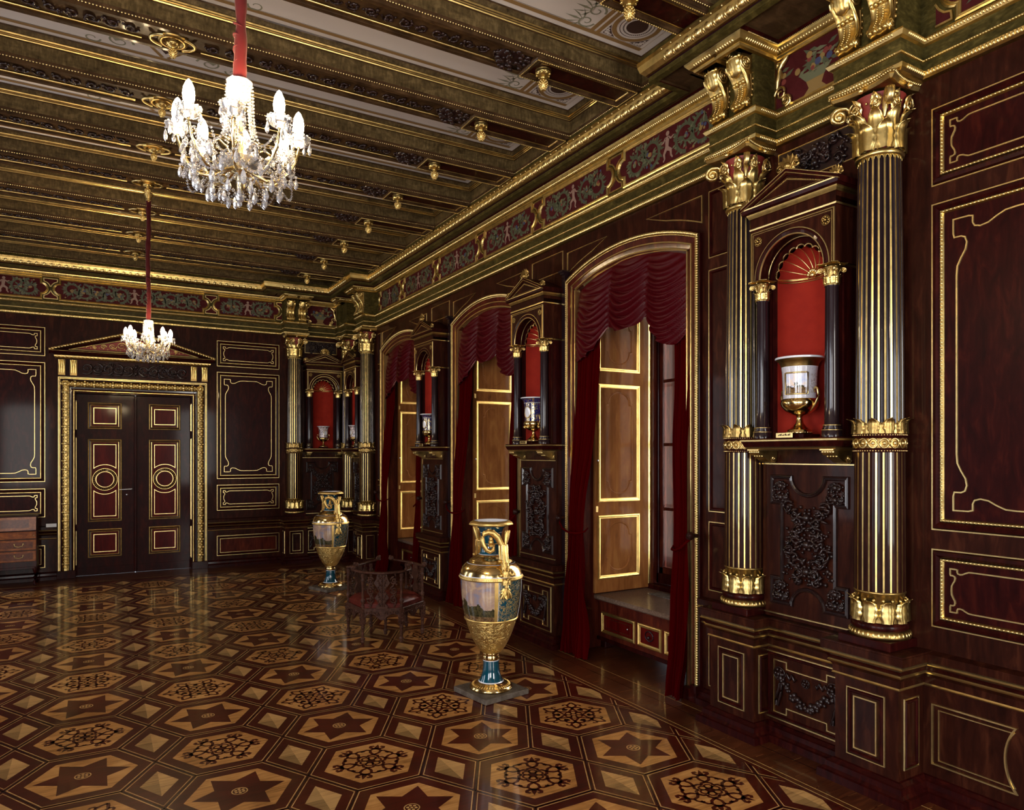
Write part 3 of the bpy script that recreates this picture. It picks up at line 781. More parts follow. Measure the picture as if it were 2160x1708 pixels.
# ================================================================== ceiling
mb = MB(); quad(mb, XL-.2, XW+.3, YB-.2, YF+.3, 5.275, WHITEC)
box(mb, XL-.2, XW+.3, YB-.2, YF+.3, 5.40, 5.45, DARK)
ceil = tag(mb.build('ceiling'), kind='structure')
BY = [3.65+1.0525*k for k in range(-6, 9)]
XE0, XE1 = XL+.30, 3.93; XC = .47
def coffer(y0, y1):
    R = [(XE0, y0), (XE1, y0), (XE1, y1), (XE0, y1)]
    mb = MB()
    PR = [(-.006, 5.070), (.0, 5.066), (.004, 5.072), (.004, 5.085), (.010, 5.092), (.010, 5.200), (.022, 5.204), (.026, 5.211), (.034, 5.213), (.040, 5.220), (.048, 5.222), (.052, 5.232), (.060, 5.236), (.075, 5.262), (.080, 5.272)]
    sweep(mb, R, PR, BURLC, True, MZ(0), 1, mats=[BROWNC, BROWNC, BROWNC, BROWNC, BURLC, BROWNC, GOLD, BROWNC, GOLD, BROWNC, GOLDO, BURLC, BURLC, BROWNC])
    stamp(mb, bead(.0075, .0055, .007, GOLDB, 5, 2), walk(R, .0215, off=.001), MZ(5.069, -1), 0)
    return mb.build('coffer_frame', ceil)
def coffer_paint(y0, y1):
    mb = MB(); M = MZ(5.274, -1); i = .082
    def band(x0, x1, a, b, w, m, h=.001): ribbon(mb, [(x0, a), (x1, a), (x1, b), (x0, b)], w, h, m, M, True)
    xa, xb = XE0+i, XE1-i; a, b = y0+i, y1-i; cy = (a+b)/2
    band(xa+.06, xb-.06, a+.06, b-.06, .019, OCHRE)
    band(xa+.085, xb-.085, a+.085, b-.085, .0018, BROWNP)
    for s in (1, -1):
        def X(v): return XC+s*v
        e = xb-.06 if s > 0 else xa+.06
        L = abs(e-XC)
        # square end field with round medallion
        sq = L-(b-a-.12); c = (sq+L)/2; r = (b-a)/2-.10
        ribbon(mb, [(X(sq), a+.06), (X(sq), b-.06)], .018, .0012, OCHRE, M)
        ribbon(mb, [(X(sq-.055), a+.06), (X(sq-.055), b-.06)], .018, .0012, OCHRE, M)
        ribbon(mb, arc(X(c), cy, r-.008, 0, 2*pi, 36)[:-1], .018, .0016, OCHRE, M, True)
        ribbon(mb, arc(X(c), cy, r-.05, 0, 2*pi, 36)[:-1], .0025, .0018, BROWNP, M, True)
        for q in range(44): 
            t = 2*pi*q/44; poly(mb, arc(X(c)+(r-.078)*cos(t), cy+(r-.078)*sin(t), .007, 0, 2*pi, 5)[:-1], .0018, BROWNP, M)
        poly(mb, arc(X(c), cy, r-.10, 0, 2*pi, 28)[:-1], .0016, BROWNP, M)
        for q in range(6):
            t = pi/3*q
            for (dr, rr) in ((.075, .034), (.125, .028), (.155, .020)): 
                if dr+rr < r-.10: poly(mb, arc(X(c)+dr*cos(t), cy+dr*sin(t), rr, 0, 2*pi, 9)[:-1], .0022, WHITEC, M)
            if r > .2: ribbon(mb, arc(X(c)+.1*cos(t+.52), cy+.1*sin(t+.52), .03, t, t+4.4, 8), .006, .0022, WHITEC, M)
        ribbon(mb, arc(X(c), cy, .032, 0, 2*pi, 14)[:-1], .004, .0026, BROWNP, M, True)
        for sx in (-1, 1):      # corner leaf fields
            for sy in (-1, 1):
                px, py = X(c)+sx*((b-a)/2-.095), cy+sy*((b-a)/2-.095); k = r*.62
                poly(mb, [(px, py), (px-sx*k, py), (px-sx*k*.62, py-sy*k*.24), (px-sx*k*.24, py-sy*k*.62), (px, py-sy*k)], .0014, BROWNP, M)
                for q, (u, v, rr) in enumerate(((.2, .2, .026), (.42, .12, .018), (.12, .42, .018), (.62, .10, .013), (.1, .62, .013), (.27, .36, .014))):
                    poly(mb, arc(px-sx*k*u, py-sy*k*v, rr*r/.25, 0, 2*pi, 7)[:-1], .0019, WHITEC, M)
        # grey-green palmette at the end of the plain field
        for sy in (-1, 0, 1):
            x = sq-.16; y = cy+sy*(b-a)*.24
            ribbon(mb, [(X(p[0]), p[1]) for p in spiral(x, y, .075, .015, 1.3, a0=0, d=1 if sy > 0 else -1, n=18)], np.linspace(.009, .004, 18), .0012, SAGE, M)
            for q in range(5):
                t = pi+(q-2)*.45; poly(mb, [(X(x-.03), y), (X(x+.10*cos(t)-.02*sin(t)), y+.10*sin(t)+.012), (X(x+.19*cos(t)), y+.17*sin(t)), (X(x+.10*cos(t)+.02*sin(t)), y+.10*sin(t)-.012)], .0013, SAGE, M)
        # central vine lozenge
        ribbon(mb, [(X(.02), a+.09), (X(.16), cy), (X(.02), b-.09)], .014, .0013, OCHRE, M)
        poly(mb, [(X(0), cy-.13), (X(.09), cy), (X(0), cy+.13)], .0012, BROWNP, M)
        for sy in (-1, 1):
            ribbon(mb, [(X(p[0]), p[1]) for p in spiral(.33, cy+sy*(b-a)*.2, .10, .02, 1.3, a0=pi, d=sy, n=20)], np.linspace(.010, .004, 20), .0012, SAGE, M)
            ribbon(mb, [(X(p[0]), p[1]) for p in spiral(.52, cy+sy*(b-a)*.28, .06, .02, 1.0, a0=pi, d=-sy, n=16)], np.linspace(.008, .003, 16), .0012, SAGE, M)
            poly(mb, [(X(.27), cy+sy*.05), (X(.36), cy+sy*.12), (X(.40), cy+sy*.05), (X(.33), cy+sy*.02)], .0014, SAGE, M)
    return mb.build('coffer_painting', ceil)
edges = [YB+.3]+sum([[y-.16, y+.16] for y in BY], [])+[YF-.27]
for i in range(0, len(edges), 2):
    if edges[i+1]-edges[i] > .3:
        coffer(edges[i], edges[i+1]); coffer_paint(edges[i], edges[i+1])
for a, b in ((YF-.27, YF), (YB, YB+.3)):
    pass
mb = MB(); quad(mb, XE1, XW, YB, YF, 5.071, BURLC); quad(mb, XL, XE0, YB, YF, 5.071, BURLC); quad(mb, XE0, XE1, YF-.28, YF, 5.0713, BURLC); quad(mb, XE0, XE1, YB, YB+.31, 5.0713, BURLC)
mb.build('coffer_margin', ceil)

def pinecone(mb, c, s=1.0):
    x, y, z = c
    lathe(mb, [(0, z), (.060*s, z), (.062*s, z-.008*s), (.050*s, z-.020*s), (.060*s, z-.024*s), (.058*s, z-.030*s), (.040*s, z-.046*s), (.022*s, z-.056*s), (.015*s, z-.064*s), (.017*s, z-.072*s), (.024*s, z-.078*s)], GOLD, 14, (x, y))
    for q in range(8):
        a = 2*pi*q/8; ball(mb, (x+.048*s*cos(a), y+.048*s*sin(a), z-.036*s), .013*s, GOLD, 6, 4, (1, 1, .9))
    P = [(.026, .080), (.032, .092), (.033, .105), (.029, .122), (.021, .140), (.010, .154), (0, .160)]
    lathe(mb, [(r*s, z-h*s) for r, h in P], GOLD, 12, (x, y))
    for k, (r, h) in enumerate(((.031, .088), (.034, .100), (.033, .112), (.029, .124), (.023, .136), (.015, .148))):
        for q in range(9):
            a = 2*pi*(q+.5*(k % 2))/9; ball(mb, (x+r*s*cos(a), y+r*s*sin(a), z-h*s), .0075*s, GOLDB, 5, 3)
def make_beam():
    root = empty('ceiling_beam', (0, 0, 0))
    mb = MB(); hw = .155
    box(mb, XE0-.05, XE1+.10, -hw, hw, 5.072, 5.2, BROWNC)
    M = MZ(5.072, -1)
    for s in (-1, 1):
        box(mb, XE0, XE1, s*.150, s*.120, 5.042, 5.073, BROWNC)
        tube(mb, [(XE0, s*.118, 5.046), (XE1, s*.118, 5.046)], .004, BROWNC, 6)
    mb.build('beam_body', root)
    for s in (-1, 1):
        mb = MB(); xs = [(-1.94, XC-.20), (XC+.20, 2.84)]
        for a, b in xs: tube(mb, [(a, s*.098, 5.064), (b, s*.098, 5.064)], .010, GOLD, 8)
        mb.build('gilded_roll_moulding', root)
    rg = random.Random(3)
    for a, b in ((-1.94, XC-.21), (XC+.21, 2.70)):
        mb = MB(); n = int((b-a)/.12)
        for i in range(n):
            c = a+(i+.5)*(b-a)/n; d = 1 if i % 2 else -1
            tube(mb, [(p[0], p[1], 5.062) for p in spiral(c, 0, .050, .012, 1.2, a0=0 if d > 0 else pi, d=d, n=12)], .009, CARVE, 5)
            for q in range(5): ball(mb, (c+rg.uniform(-.06, .06), rg.uniform(-.055, .055), 5.060), rg.uniform(.008, .017), CARVE, 5, 4, (1, 1, .8))
        mb.build('carved_vine_strip', root)
    for s in (-1, 1):
        mb = MB(); c = XC+s*2.30
        for i in range(46):
            r = sqrt(rg.random())*.13; t = rg.uniform(0, 2*pi)
            ball(mb, (c+r*cos(t), r*sin(t), 5.050), rg.uniform(.012, .026), CARVE, 6, 4, (1.2, .8, .9))
        lathe(mb, [(.15, 5.065), (.14, 5.050), (0, 5.047)], CARVE, 16, (c, 0))
        mb.build('carved_rosette', root)
        # end plate with pinecone pendant
        x0, x1 = (2.90, 3.905) if s > 0 else (2*XC-3.905, 2*XC-2.90)
        mb = MB(); R = [(x0, -.145), (x1, -.145), (x1, .145), (x0, .145)]
        sweep(mb, R, [(-.004, 0), (0, .018), (.008, .030), (.018, .036), (.026, .036), (.034, .028), (.050, .022), (.056, .012)], BROWNC, True, MZ(5.06, -1))
        poly(mb, [(x0+.05, -.095), (x1-.05, -.095), (x1-.05, .095), (x0+.05, .095)], .013, DARK, MZ(5.06, -1))
        line(mb, [(x0+.008, -.137), (x1-.008, -.137), (x1-.008, .137), (x0+.008, .137)], MZ(5.06-.032, -1), .004, .006, GOLD)
        stamp(mb, bead(.007, .005, .006, GOLDB, 5, 2), walk([(x0+.008, -.137), (x1-.008, -.137), (x1-.008, .137), (x0+.008, .137)], .02), MZ(5.06-.036, -1))
        for sy in (-1, 1): tube(mb, [(x0+.075, sy*.088, 5.044), (x1-.075, sy*.088, 5.044)], .006, GOLDO, 6)
        e = x1-.06 if s > 0 else x0+.06; tube(mb, [(e, -.085, 5.042), (e, .085, 5.042)], .009, GOLDB, 6)
        mb.build('end_plate', root)
        mb = MB(); pinecone(mb, (x0+.145 if s > 0 else x1-.145, 0, 5.047), 1.05); mb.build('pinecone_pendant', root)
    mb = MB()
    lathe(mb, [(0, 5.045), (.06, 5.045), (.065, 5.038), (.075, 5.030), (.095, 5.034), (.105, 5.048), (.107, 5.072)], GOLDO, 28, (XC, 0))
    for t0 in (0, pi): tube(mb, [(XC+.150*cos(t)*(1 if abs(cos(t)) > .3 else 1), .088*sin(t), 5.038) for t in np.linspace(t0-1.1, t0+1.1, 14)], .012, GOLDB, 7)
    mb.build('gilded_medallion', root)
    mb = MB(); pinecone(mb, (XC, 0, 5.045), .80); mb.build('medallion_pendant', root)
    return root
words = ['first', 'second', 'third', 'fourth', 'fifth', 'sixth', 'seventh', 'eighth', 'ninth', 'tenth', 'eleventh', 'twelfth']
beam0 = make_beam(); vis = [y for y in BY if y > 1.0]
for i, y in enumerate(vis):
    o = beam0 if i == 0 else copy_tree(beam0)
    o.location = (0, y, 0)
    k = len(vis)-i
    lab = 'gilded walnut ceiling beam with pinecone pendants, %s one out from the door wall' % words[k-1]
    if k == 1: lab = 'gilded walnut ceiling beam with pinecone pendants, lying closest to the door wall'
    tag(o, lab, 'ceiling beam', 'gilded beams across the coffered ceiling')
for y in BY:
    if y <= 1.0:
        mb = MB(); box(mb, XE0-.05, XE1+.1, y-.155, y+.155, 5.06, 5.2, BROWNC); mb.build('coffer_rib', ceil)
# ================================================================== ornament helpers
def leaf(Wd, H, curl, dep, m, ns=9, nt=15, lobes=3, tipd=.35):
    """acanthus leaf template: x across, y up, z outwards"""
    V = []; s_ = np.linspace(-1, 1, ns); t_ = np.linspace(0, 1, nt)
    for t in t_:
        w = Wd*.5*(max(0, sin(pi*min(1, t*.86+.16)))**.55)*(1+.24*abs(cos(pi*t*lobes+.3))-.10)
        for s in s_:
            e = max(0, t-.55)/.45
            z = dep*(.25+.75*(1-s*s))*(1-.3*t)+curl*e*e + .22*dep*cos(s*pi*3.0)*(1-abs(s)*.3) - .5*curl*e*e*s*s
            y = H*(t-tipd*.55*e*e)-.10*H*abs(s)**1.6*(.3+.7*t)*.5
            V.append((w*s, y, z))
    F = [(i*ns+j, i*ns+j+1, (i+1)*ns+j+1, (i+1)*ns+j) for i in range(nt-1) for j in range(ns-1)]
    return (np.array(V), np.array(F), m)
def ring_stamp(mb, tmpl, n, r, z, c=(0, 0), a0=0, lean=0.0, arc_=None, rk=1.0):
    V, F, m = tmpl; V = np.asarray(V)
    Fs = [F] if isinstance(F, np.ndarray) else F
    for i in range(n):
        a = a0+2*pi*i/n
        if arc_ and not (arc_[0] <= (a % (2*pi)) <= arc_[1]): continue
        rr = r+V[:, 2]+lean*V[:, 1]
        an = a+V[:, 0]/(r*rk)
        mb.add(np.stack([c[0]+rr*np.cos(an), c[1]+rr*np.sin(an), z+V[:, 1]], 1), [np.asarray(f)[:, ::-1] for f in Fs], m)
def relief(mb, x0, x1, z0, z1, M, m, seed=0, n=14, depth=.022, s=1.0):
    """deeply carved symmetrical foliage"""
    rg = random.Random(seed); cx = (x0+x1)/2; hw = (x1-x0)/2
    def T(P, h): return M(np.array([(p[0], p[1], h) for p in P]))
    for i in range(n):
        z = z0+(i+.5)*(z1-z0)/n*1.0; x = rg.uniform(.25, .72)*hw; r = rg.uniform(.55, 1.0)*.055*s; d = rg.choice((-1, 1)); a0 = rg.uniform(0, 6)
        for sg in (-1, 1):
            sp = [(cx+sg*(x+p[0]), z+p[1]) for p in spiral(0, 0, r, r*.2, 1.3, a0, d, 13)]
            tube(mb, T(sp, depth*.6), np.linspace(.011, .006, 13)*s, m, 5)
            for q in (1, 4, 7):
                p = sp[q]; a = rg.uniform(0, 6.28)
                L = rg.uniform(.03, .055)*s
                P = [(p[0]+sg*L*k*cos(a)*(1), p[1]+L*k*sin(a)) for k in (0, .5, 1)]
                P = [(min(max(a_, x0+.01), x1-.01), min(max(b_, z0+.01), z1-.01)) for a_, b_ in P]
                tube(mb, np.array([M(np.array([(P[0][0], P[0][1], depth*.4)]))[0], M(np.array([(P[1][0], P[1][1], depth*1.2)]))[0], M(np.array([(P[2][0], P[2][1], depth*.3)]))[0]]), [.006*s, .013*s, .003*s], m, 5)
            ball(mb, M(np.array([(cx+sg*x, z, depth*.6)]))[0], .014*s, m, 6, 4)
    for i in range(n*5):
        x = rg.uniform(-1, 1)*hw*.93; z = rg.uniform(z0+.02, z1-.02)
        for sg in (-1, 1): ball(mb, M(np.array([(cx+sg*x, z, depth*.25)]))[0], rg.uniform(.007, .017)*s, m, 5, 4)
    for i in range(max(2, n//3)):
        z = z0+(i+.5)*(z1-z0)/max(2, n//3)
        ball(mb, M(np.array([(cx, z, depth*.5)]))[0], .028*s, m, 8, 5)
        for q in range(6):
            a = pi/3*q; ball(mb, M(np.array([(cx+.035*s*cos(a), z+.035*s*sin(a), depth*.4)]))[0], .014*s, m, 6, 4)

# ================================================================== pedestals
def make_pedestal():
    root = empty('column_pedestal', (0, 0, 0)); w = .200; d = RD
    mb = MB(); box(mb, -w, w, -d, 0, 0, .845, MAHOG)
    mb.build('pedestal_die', root)
    P = [(-w, 0), (-w, -d), (w, -d), (w, 0)]
    mb = MB(); sweep(mb, P, DADO, DARK, False, MZ(0), -1, mats=DADM); box(mb, -w-.058, w+.058, -d-.058, 0, .842, .857, MAHOG)
    mb.build('pedestal_cap', root)
    mb = MB(); sweep(mb, P, BASE, DARK, False, MZ(0), -1); mb.build('pedestal_base', root)
    mb = MB(); M = MW(d)
    R = rect(-.118, .118, .182, .585); line(mb, R, M, .0045, .007); sweep(mb, R, [(.006, 0), (.012, .012), (.02, .012), (.028, .002)], DARK, True, M)
    R = rect(-.070, .070, .230, .540); line(mb, R, M, .006, .011); poly(mb, rect(-.065, .065, .235, .535), .005, EBRED, M)
    mb.build('front_panel', root)
    for s in (-1, 1):
        mb = MB(); MS = lambda V: np.stack([s*(w+np.asarray(V)[:, 2]), -np.asarray(V)[:, 0], np.asarray(V)[:, 1]], 1)
        R = rect(.055, .195, .182, .585); line(mb, R, MS, .0045, .007); sweep(mb, R, [(.006, 0), (.012, .010), (.02, .010), (.028, .002)], DARK, True, MS)
        mb.build('side_panel', root)
    return root
# ================================================================== columns
def shaft(mb, z0, z1, r0, r1, n, dark, gold, fl=.012, gw=.30, conc=True, c=(0, 0)):
    A = []; R = []; G = []
    for i in range(n):
        a = 2*pi*i/n; st = 2*pi/n
        for f, d in ((-gw/2, .004), (gw/2, .004)): A.append(a+st*f); R.append(d); G.append(f < 0)
        for k in range(1, 5):
            f = gw/2+(1-gw)*k/5; q = sin(pi*k/5)
            A.append(a+st*f); R.append(-fl*q if conc else fl*.6*q); G.append(False)
    A = np.array(A); R = np.array(R); k = len(A); nz = 9
    Z = np.linspace(z0, z1, nz); rr = r0+(r1-r0)*(np.linspace(0, 1, nz)**1.6)
    V = np.stack([c[0]+(rr[:, None]+R[None])*np.cos(A), c[1]+(rr[:, None]+R[None])*np.sin(A), Z[:, None]+0*A[None]], -1).reshape(-1, 3)
    i = np.arange(nz-1)[:, None]
    def q(js): return np.stack([i*k+js, i*k+(js+1) % k, (i+1)*k+(js+1) % k, (i+1)*k+js], -1).reshape(-1, 4)
    g = np.where(G)[0][None, :]; d = np.where(~np.array(G))[0][None, :]
    nn = mb.n; mb.add(V, q(d), dark); mb.F.append((q(g)+nn, mb.mi(gold), False))
def rosette(mb, M, x, z, r, m, h=.0, n=8):
    def b(px, pz, rr, hh): ball(mb, M(np.array([(px, pz, hh)]))[0], rr, m, 7, 4)
    b(x, z, r*.34, h+r*.2)
    for i in range(n):
        a = 2*pi*i/n; b(x+r*.66*cos(a), z+r*.66*sin(a), r*.27, h)
    tube(mb, M(np.array([(x+r*cos(a), z+r*sin(a), h) for a in np.linspace(0, 2*pi, 20)[:-1]])), r*.10, m, 5, True)
def capital(mb, z0, r, H, hw, c, full=True, arc_=None):
    """composite capital: red bell, acanthus, corner volutes, moulded abacus"""
    lathe(mb, [(r*1.0, z0-.035*H/.4), (r*1.12, z0-.03*H/.4), (r*1.15, z0-.015*H/.4), (r*1.08, z0), (r*1.0, z0+.005)], GOLD, 28, c)
    lathe(mb, [(r*.95, z0), (r*.95, z0+H*.45), (r*1.02, z0+H*.7), (r*1.22, z0+H*.86)], CRED if full else GOLDO, 24, c)
    L1 = leaf(r*.92, H*.50, r*.46, r*.22, GOLD, lobes=4); L2 = leaf(r*.78, H*.76, r*.56, r*.16, GOLD, lobes=5); L3 = leaf(r*.42, H*.30, r*.2, r*.12, GOLDB)
    n = 8
    if full:
        ring_stamp(mb, L2, n, r*.96, z0+.004, c, pi/n, .05, arc_)
        ring_stamp(mb, L1, n, r*1.02, z0+.002, c, 0, .06, arc_)
        ring_stamp(mb, L3, 8, r*1.10, z0+H*.60, c, pi/8, .25, arc_)
        for i in range(16):
            a = 2*pi*i/16; ball(mb, (c[0]+r*1.12*cos(a), c[1]+r*1.12*sin(a), z0+H*(.60 if i % 2 else .74)), r*.075, GOLDB, 6, 4)
    else: ring_stamp(mb, L1, n, r*.98, z0+.002, c, 0, .08, arc_)
    for i in range(4):
        a = pi/4+pi/2*i; ca, sa = cos(a), sin(a); rv = hw*1.41*.80; vr = H*.125
        sp = spiral(0, 0, vr, vr*.15, 1.9, a0=pi/2, d=-1, n=24)
        P = [(c[0]+ca*r*.95, c[1]+sa*r*.95, z0+H*.50), (c[0]+ca*(r*1.15), c[1]+sa*(r*1.15), z0+H*.68), (c[0]+ca*(rv-vr*.8), c[1]+sa*(rv-vr*.8), z0+H*.80)]
        P += [(c[0]+ca*(rv+p[0]), c[1]+sa*(rv+p[0]), z0+H*.80-vr+p[1]) for p in sp]
        tube(mb, P, np.r_[[.008, .010, .012], np.linspace(.013, .006, 24)]*(r/.12), GOLDB, 6, up=(-sa, ca, 0.01), flat=1.9)
        ball(mb, (c[0]+ca*rv, c[1]+sa*rv, z0+H*.80-vr), vr*.42, GOLDB, 8, 5)
        a = pi/2*i; ca, sa = cos(a), sin(a)
        if full or True:
            for s in (-1, 1):
                sp = spiral(0, 0, vr*.95, vr*.14, 1.6, a0=pi*.5, d=s, n=16)
                P = [(c[0]+ca*(r*1.24)-sa*(s*(vr*1.3)-p[0]), c[1]+sa*(r*1.24)+ca*(s*(vr*1.3)-p[0]), z0+H*.69+p[1]) for p in sp]
                P = [(c[0]+ca*r*1.0-sa*s*vr*.3, c[1]+sa*r*1.0+ca*s*vr*.3, z0+H*.42)]+P
                tube(mb, P, .0078*(r/.12), GOLDB, 6)
            ro = c[0]+ca*hw*.93, c[1]+sa*hw*.93
            ball(mb, (ro[0], ro[1], z0+H*.90), vr*.36, GOLDB, 7, 5)
    # abacus with concave sides
    def ab(k, cut=.86):
        P = []
        for i in range(4):
            a = pi/4+pi/2*i; b = a+pi/2
            A = np.array([cos(a), sin(a)])*hw*1.41*k; B = np.array([cos(b), sin(b)])*hw*1.41*k; mid = np.array([cos((a+b)/2), sin((a+b)/2)])*hw*cut*k
            t1 = np.array([-sin(a), cos(a)])*.018
            for t in np.linspace(0, 1, 7):
                q = (1-t)**2*(A+t1)+2*t*(1-t)*(2*mid-(A+B)/2)+t*t*(B-np.array([-sin(b), cos(b)])*.018); P.append((q[0]+c[0], q[1]+c[1]))
        return P
    P = ab(1.0); Hb = H*.11; zt = z0+H
    sweep(mb, P, [(.030, -Hb), (.020, -Hb*.9), (.008, -Hb*.5), (.010, -Hb*.42), (-.004, -Hb*.15), (-.004, 0)], GOLD, True, MZ(zt), 1)
    poly(mb, ab(.90), zt-Hb, GOLDO, I3)
    if full: stampz(mb, bead(.006, .009, .009, GOLDB, 5, 2), [(x, y) for x, y in P[::-1]+[P[-1]]], .015, -.004, zt-Hb*.2)
def make_column():
    root = empty('fluted_column', (0, 0, 0)); c = (0, -AX)
    mb = MB(); box(mb, -.165, .165, -AX-.165, -AX+.13, .857, .908, DARK, .004)
    lathe(mb, [(.150, .905), (.168, .910), (.172, .925), (.164, .945), (.150, .955)], GOLDO, 36, c)
    g = bead(.0105, .024, .012, GOLD, 6, 3)
    V = np.array(g[0]); ring_stamp(mb, (V, g[1], GOLD), 36, .160, .929, c)
    lathe(mb, [(.150, .955), (.158, .965), (.158, .985), (.148, .998), (.140, 1.002)], DARK, 32, c)
    mb.build('column_base', root)
    mb = MB(); lathe(mb, [(.136, 1.0), (.136, 1.165), (.142, 1.17), (.144, 1.18), (.136, 1.186)], GOLDO, 32, c)
    ring_stamp(mb, leaf(.088, .165, .034, .026, GOLD, lobes=4), 9, .137, 1.004, c, 0)
    for i in range(18): ball(mb, (c[0]+.146*cos(i*pi/9+.17), c[1]+.146*sin(i*pi/9+.17), 1.135), .010, GOLD, 6, 4)
    mb.build('leaf_collar', root)
    mb = MB(); shaft(mb, 1.184, 2.012, .136, .133, 22, EBRED, GOLD, .010, .24, False, c); mb.build('lower_shaft', root)
    mb = MB()
    lathe(mb, [(.136, 2.008), (.146, 2.012), (.146, 2.022), (.139, 2.028), (.139, 2.098), (.146, 2.104), (.148, 2.116), (.136, 2.122)], DARK, 32, c)
    ring_stamp(mb, bead(.005, .005, .006, GOLDB, 5, 2), 60, .145, 2.018, c); ring_stamp(mb, bead(.005, .005, .006, GOLDB, 5, 2), 60, .146, 2.112, c)
    for i in range(15):
        a = 2*pi*i/15; ca, sa = cos(a), sin(a)
        P = [(c[0]+.142*ca-sa*.026*cos(t), c[1]+.142*sa+ca*.026*cos(t), 2.063+.028*sin(t)) for t in np.linspace(0, 2*pi, 13)[:-1]]
        tube(mb, P, .0055, GOLDB, 5, True)
        ball(mb, (c[0]+.142*ca, c[1]+.142*sa, 2.063), .013, GOLDB, 6, 4)
    lathe(mb, [(.1395, 2.035), (.1402, 2.037), (.1402, 2.089), (.1395, 2.091)], GOLDO, 32, c)
    mb.build('guilloche_band', root)
    mb = MB(); ring_stamp(mb, leaf(.070, .105, .036, .022, GOLDO, lobes=3, tipd=.2), 10, .130, 2.120, c, 0)
    ring_stamp(mb, leaf(.05, .075, .012, .010, GOLDO, lobes=2, tipd=.2), 10, .130, 2.120, c, pi/10)
    mb.build('leaf_crown', root)
    mb = MB(); shaft(mb, 2.122, 3.772, .130, .115, 24, EBONY, GOLD, .013, .30, True, c)
    for i in range(24):
        a0 = 2*pi*(i+.5)/24; st = 2*pi/24*.34
        tube(mb, [(c[0]+.118*cos(a0+st*cos(t)), c[1]+.118*sin(a0+st*cos(t)), 3.748+.018*sin(t)) for t in np.linspace(0, pi, 7)], .0035, GOLD, 4)
    lathe(mb, [(.113, 3.764), (.119, 3.766), (.119, 3.775)], GOLDO, 32, c)
    mb.build('fluted_shaft', root)
    mb = MB(); capital(mb, 3.800, .118, .385, .200, c); mb.build('capital', root)
    return root
# ================================================================== gilded scroll brackets in the frieze
def make_bracket():
    mb = MB(); w = .066
    S_ = [(.205, 4.440), (.262, 4.438), (.292, 4.448), (.300, 4.468), (.290, 4.490), (.270, 4.520), (.262, 4.560), (.272, 4.605), (.300, 4.650), (.330, 4.685), (.348, 4.725), (.345, 4.765), (.320, 4.792), (.26, 4.800)]
    us = [-w, -w*.86, -w*.72, -w*.3, 0, w*.3, w*.72, w*.86, w]; off = [-.012, .006, -.004, -.002, .006, -.002, -.004, .006, -.012]
    P = np.array(S_); T = frames(np.c_[P, np.zeros(len(P))], False)[:, :2]; N = np.stack([T[:, 1], -T[:, 0]], 1)
    V = []
    for u, o in zip(us, off):
        for p, n in zip(P, N): q = p+n*o; V.append((u, -q[0], q[1]))
    k = len(P); mb.add(V, [(i*k+j, i*k+j+1, (i+1)*k+j+1, (i+1)*k+j) for i in range(len(us)-1) for j in range(k-1)], GOLD)
    for s in (-1, 1):
        n = mb.n; side = [(s*w, -.20, 4.44)]+[(s*w, -p[0], p[1]) for p in P]+[(s*w, -.20, 4.80)]
        mb.add([(s*w, -.20, 4.44)]+[(s*(w-.004), -p[0], p[1]) for p in P]+[(s*w, -.20, 4.80)], [tuple(range(len(P)+2))], GOLDO, False)
        tube(mb, [(s*w, -(.292+p[0]), 4.735+p[1]) for p in spiral(0, 0, .052, .008, 2.2, a0=0, d=-1, n=26)], .0085, GOLDB, 5)
        tube(mb, [(s*w, -(.270+p[0]), 4.468+p[1]) for p in spiral(0, 0, .026, .005, 1.6, a0=0, d=1, n=16)], .007, GOLDB, 5)
        for q in range(6): ball(mb, (s*w, -(.235-.005*q), 4.52+.04*q), .014, GOLDO, 6, 4)
        tube(mb, [(s*w, -.245, 4.50), (s*w, -.235, 4.58), (s*w, -.25, 4.66)], .008, GOLDO, 5)
    for q in range(9):
        z = 4.478+.014*q; x = .296-.030*sin(min(1, q/5)*pi/2)+.004
        for u in (-.018, .018): ball(mb, (u, -x-.004, z), .006, GOLDB, 5, 3)
    L = leaf(.10, .20, -.030, .022, GOLD, lobes=4); V = np.asarray(L[0]).copy()
    V = np.stack([V[:, 0], -(.352-.85*(V[:, 1]/.2)**1.5*.075+V[:, 2]), 4.785-V[:, 1]*.88], 1); mb.add(V, L[1], GOLD)
    for u in (-.04, -.015, .015, .04): ball(mb, (u, -.290, 4.612), .016, GOLD, 6, 4)
    for u in (-.045, -.015, .015, .045): ball(mb, (u, -.298, 4.455), .015, GOLD, 6, 4)
    for u in (-.05, -.025, 0, .025, .05): ball(mb, (u, -.345, 4.775), .015, GOLD, 6, 4)
    return mb.build('scroll_bracket')

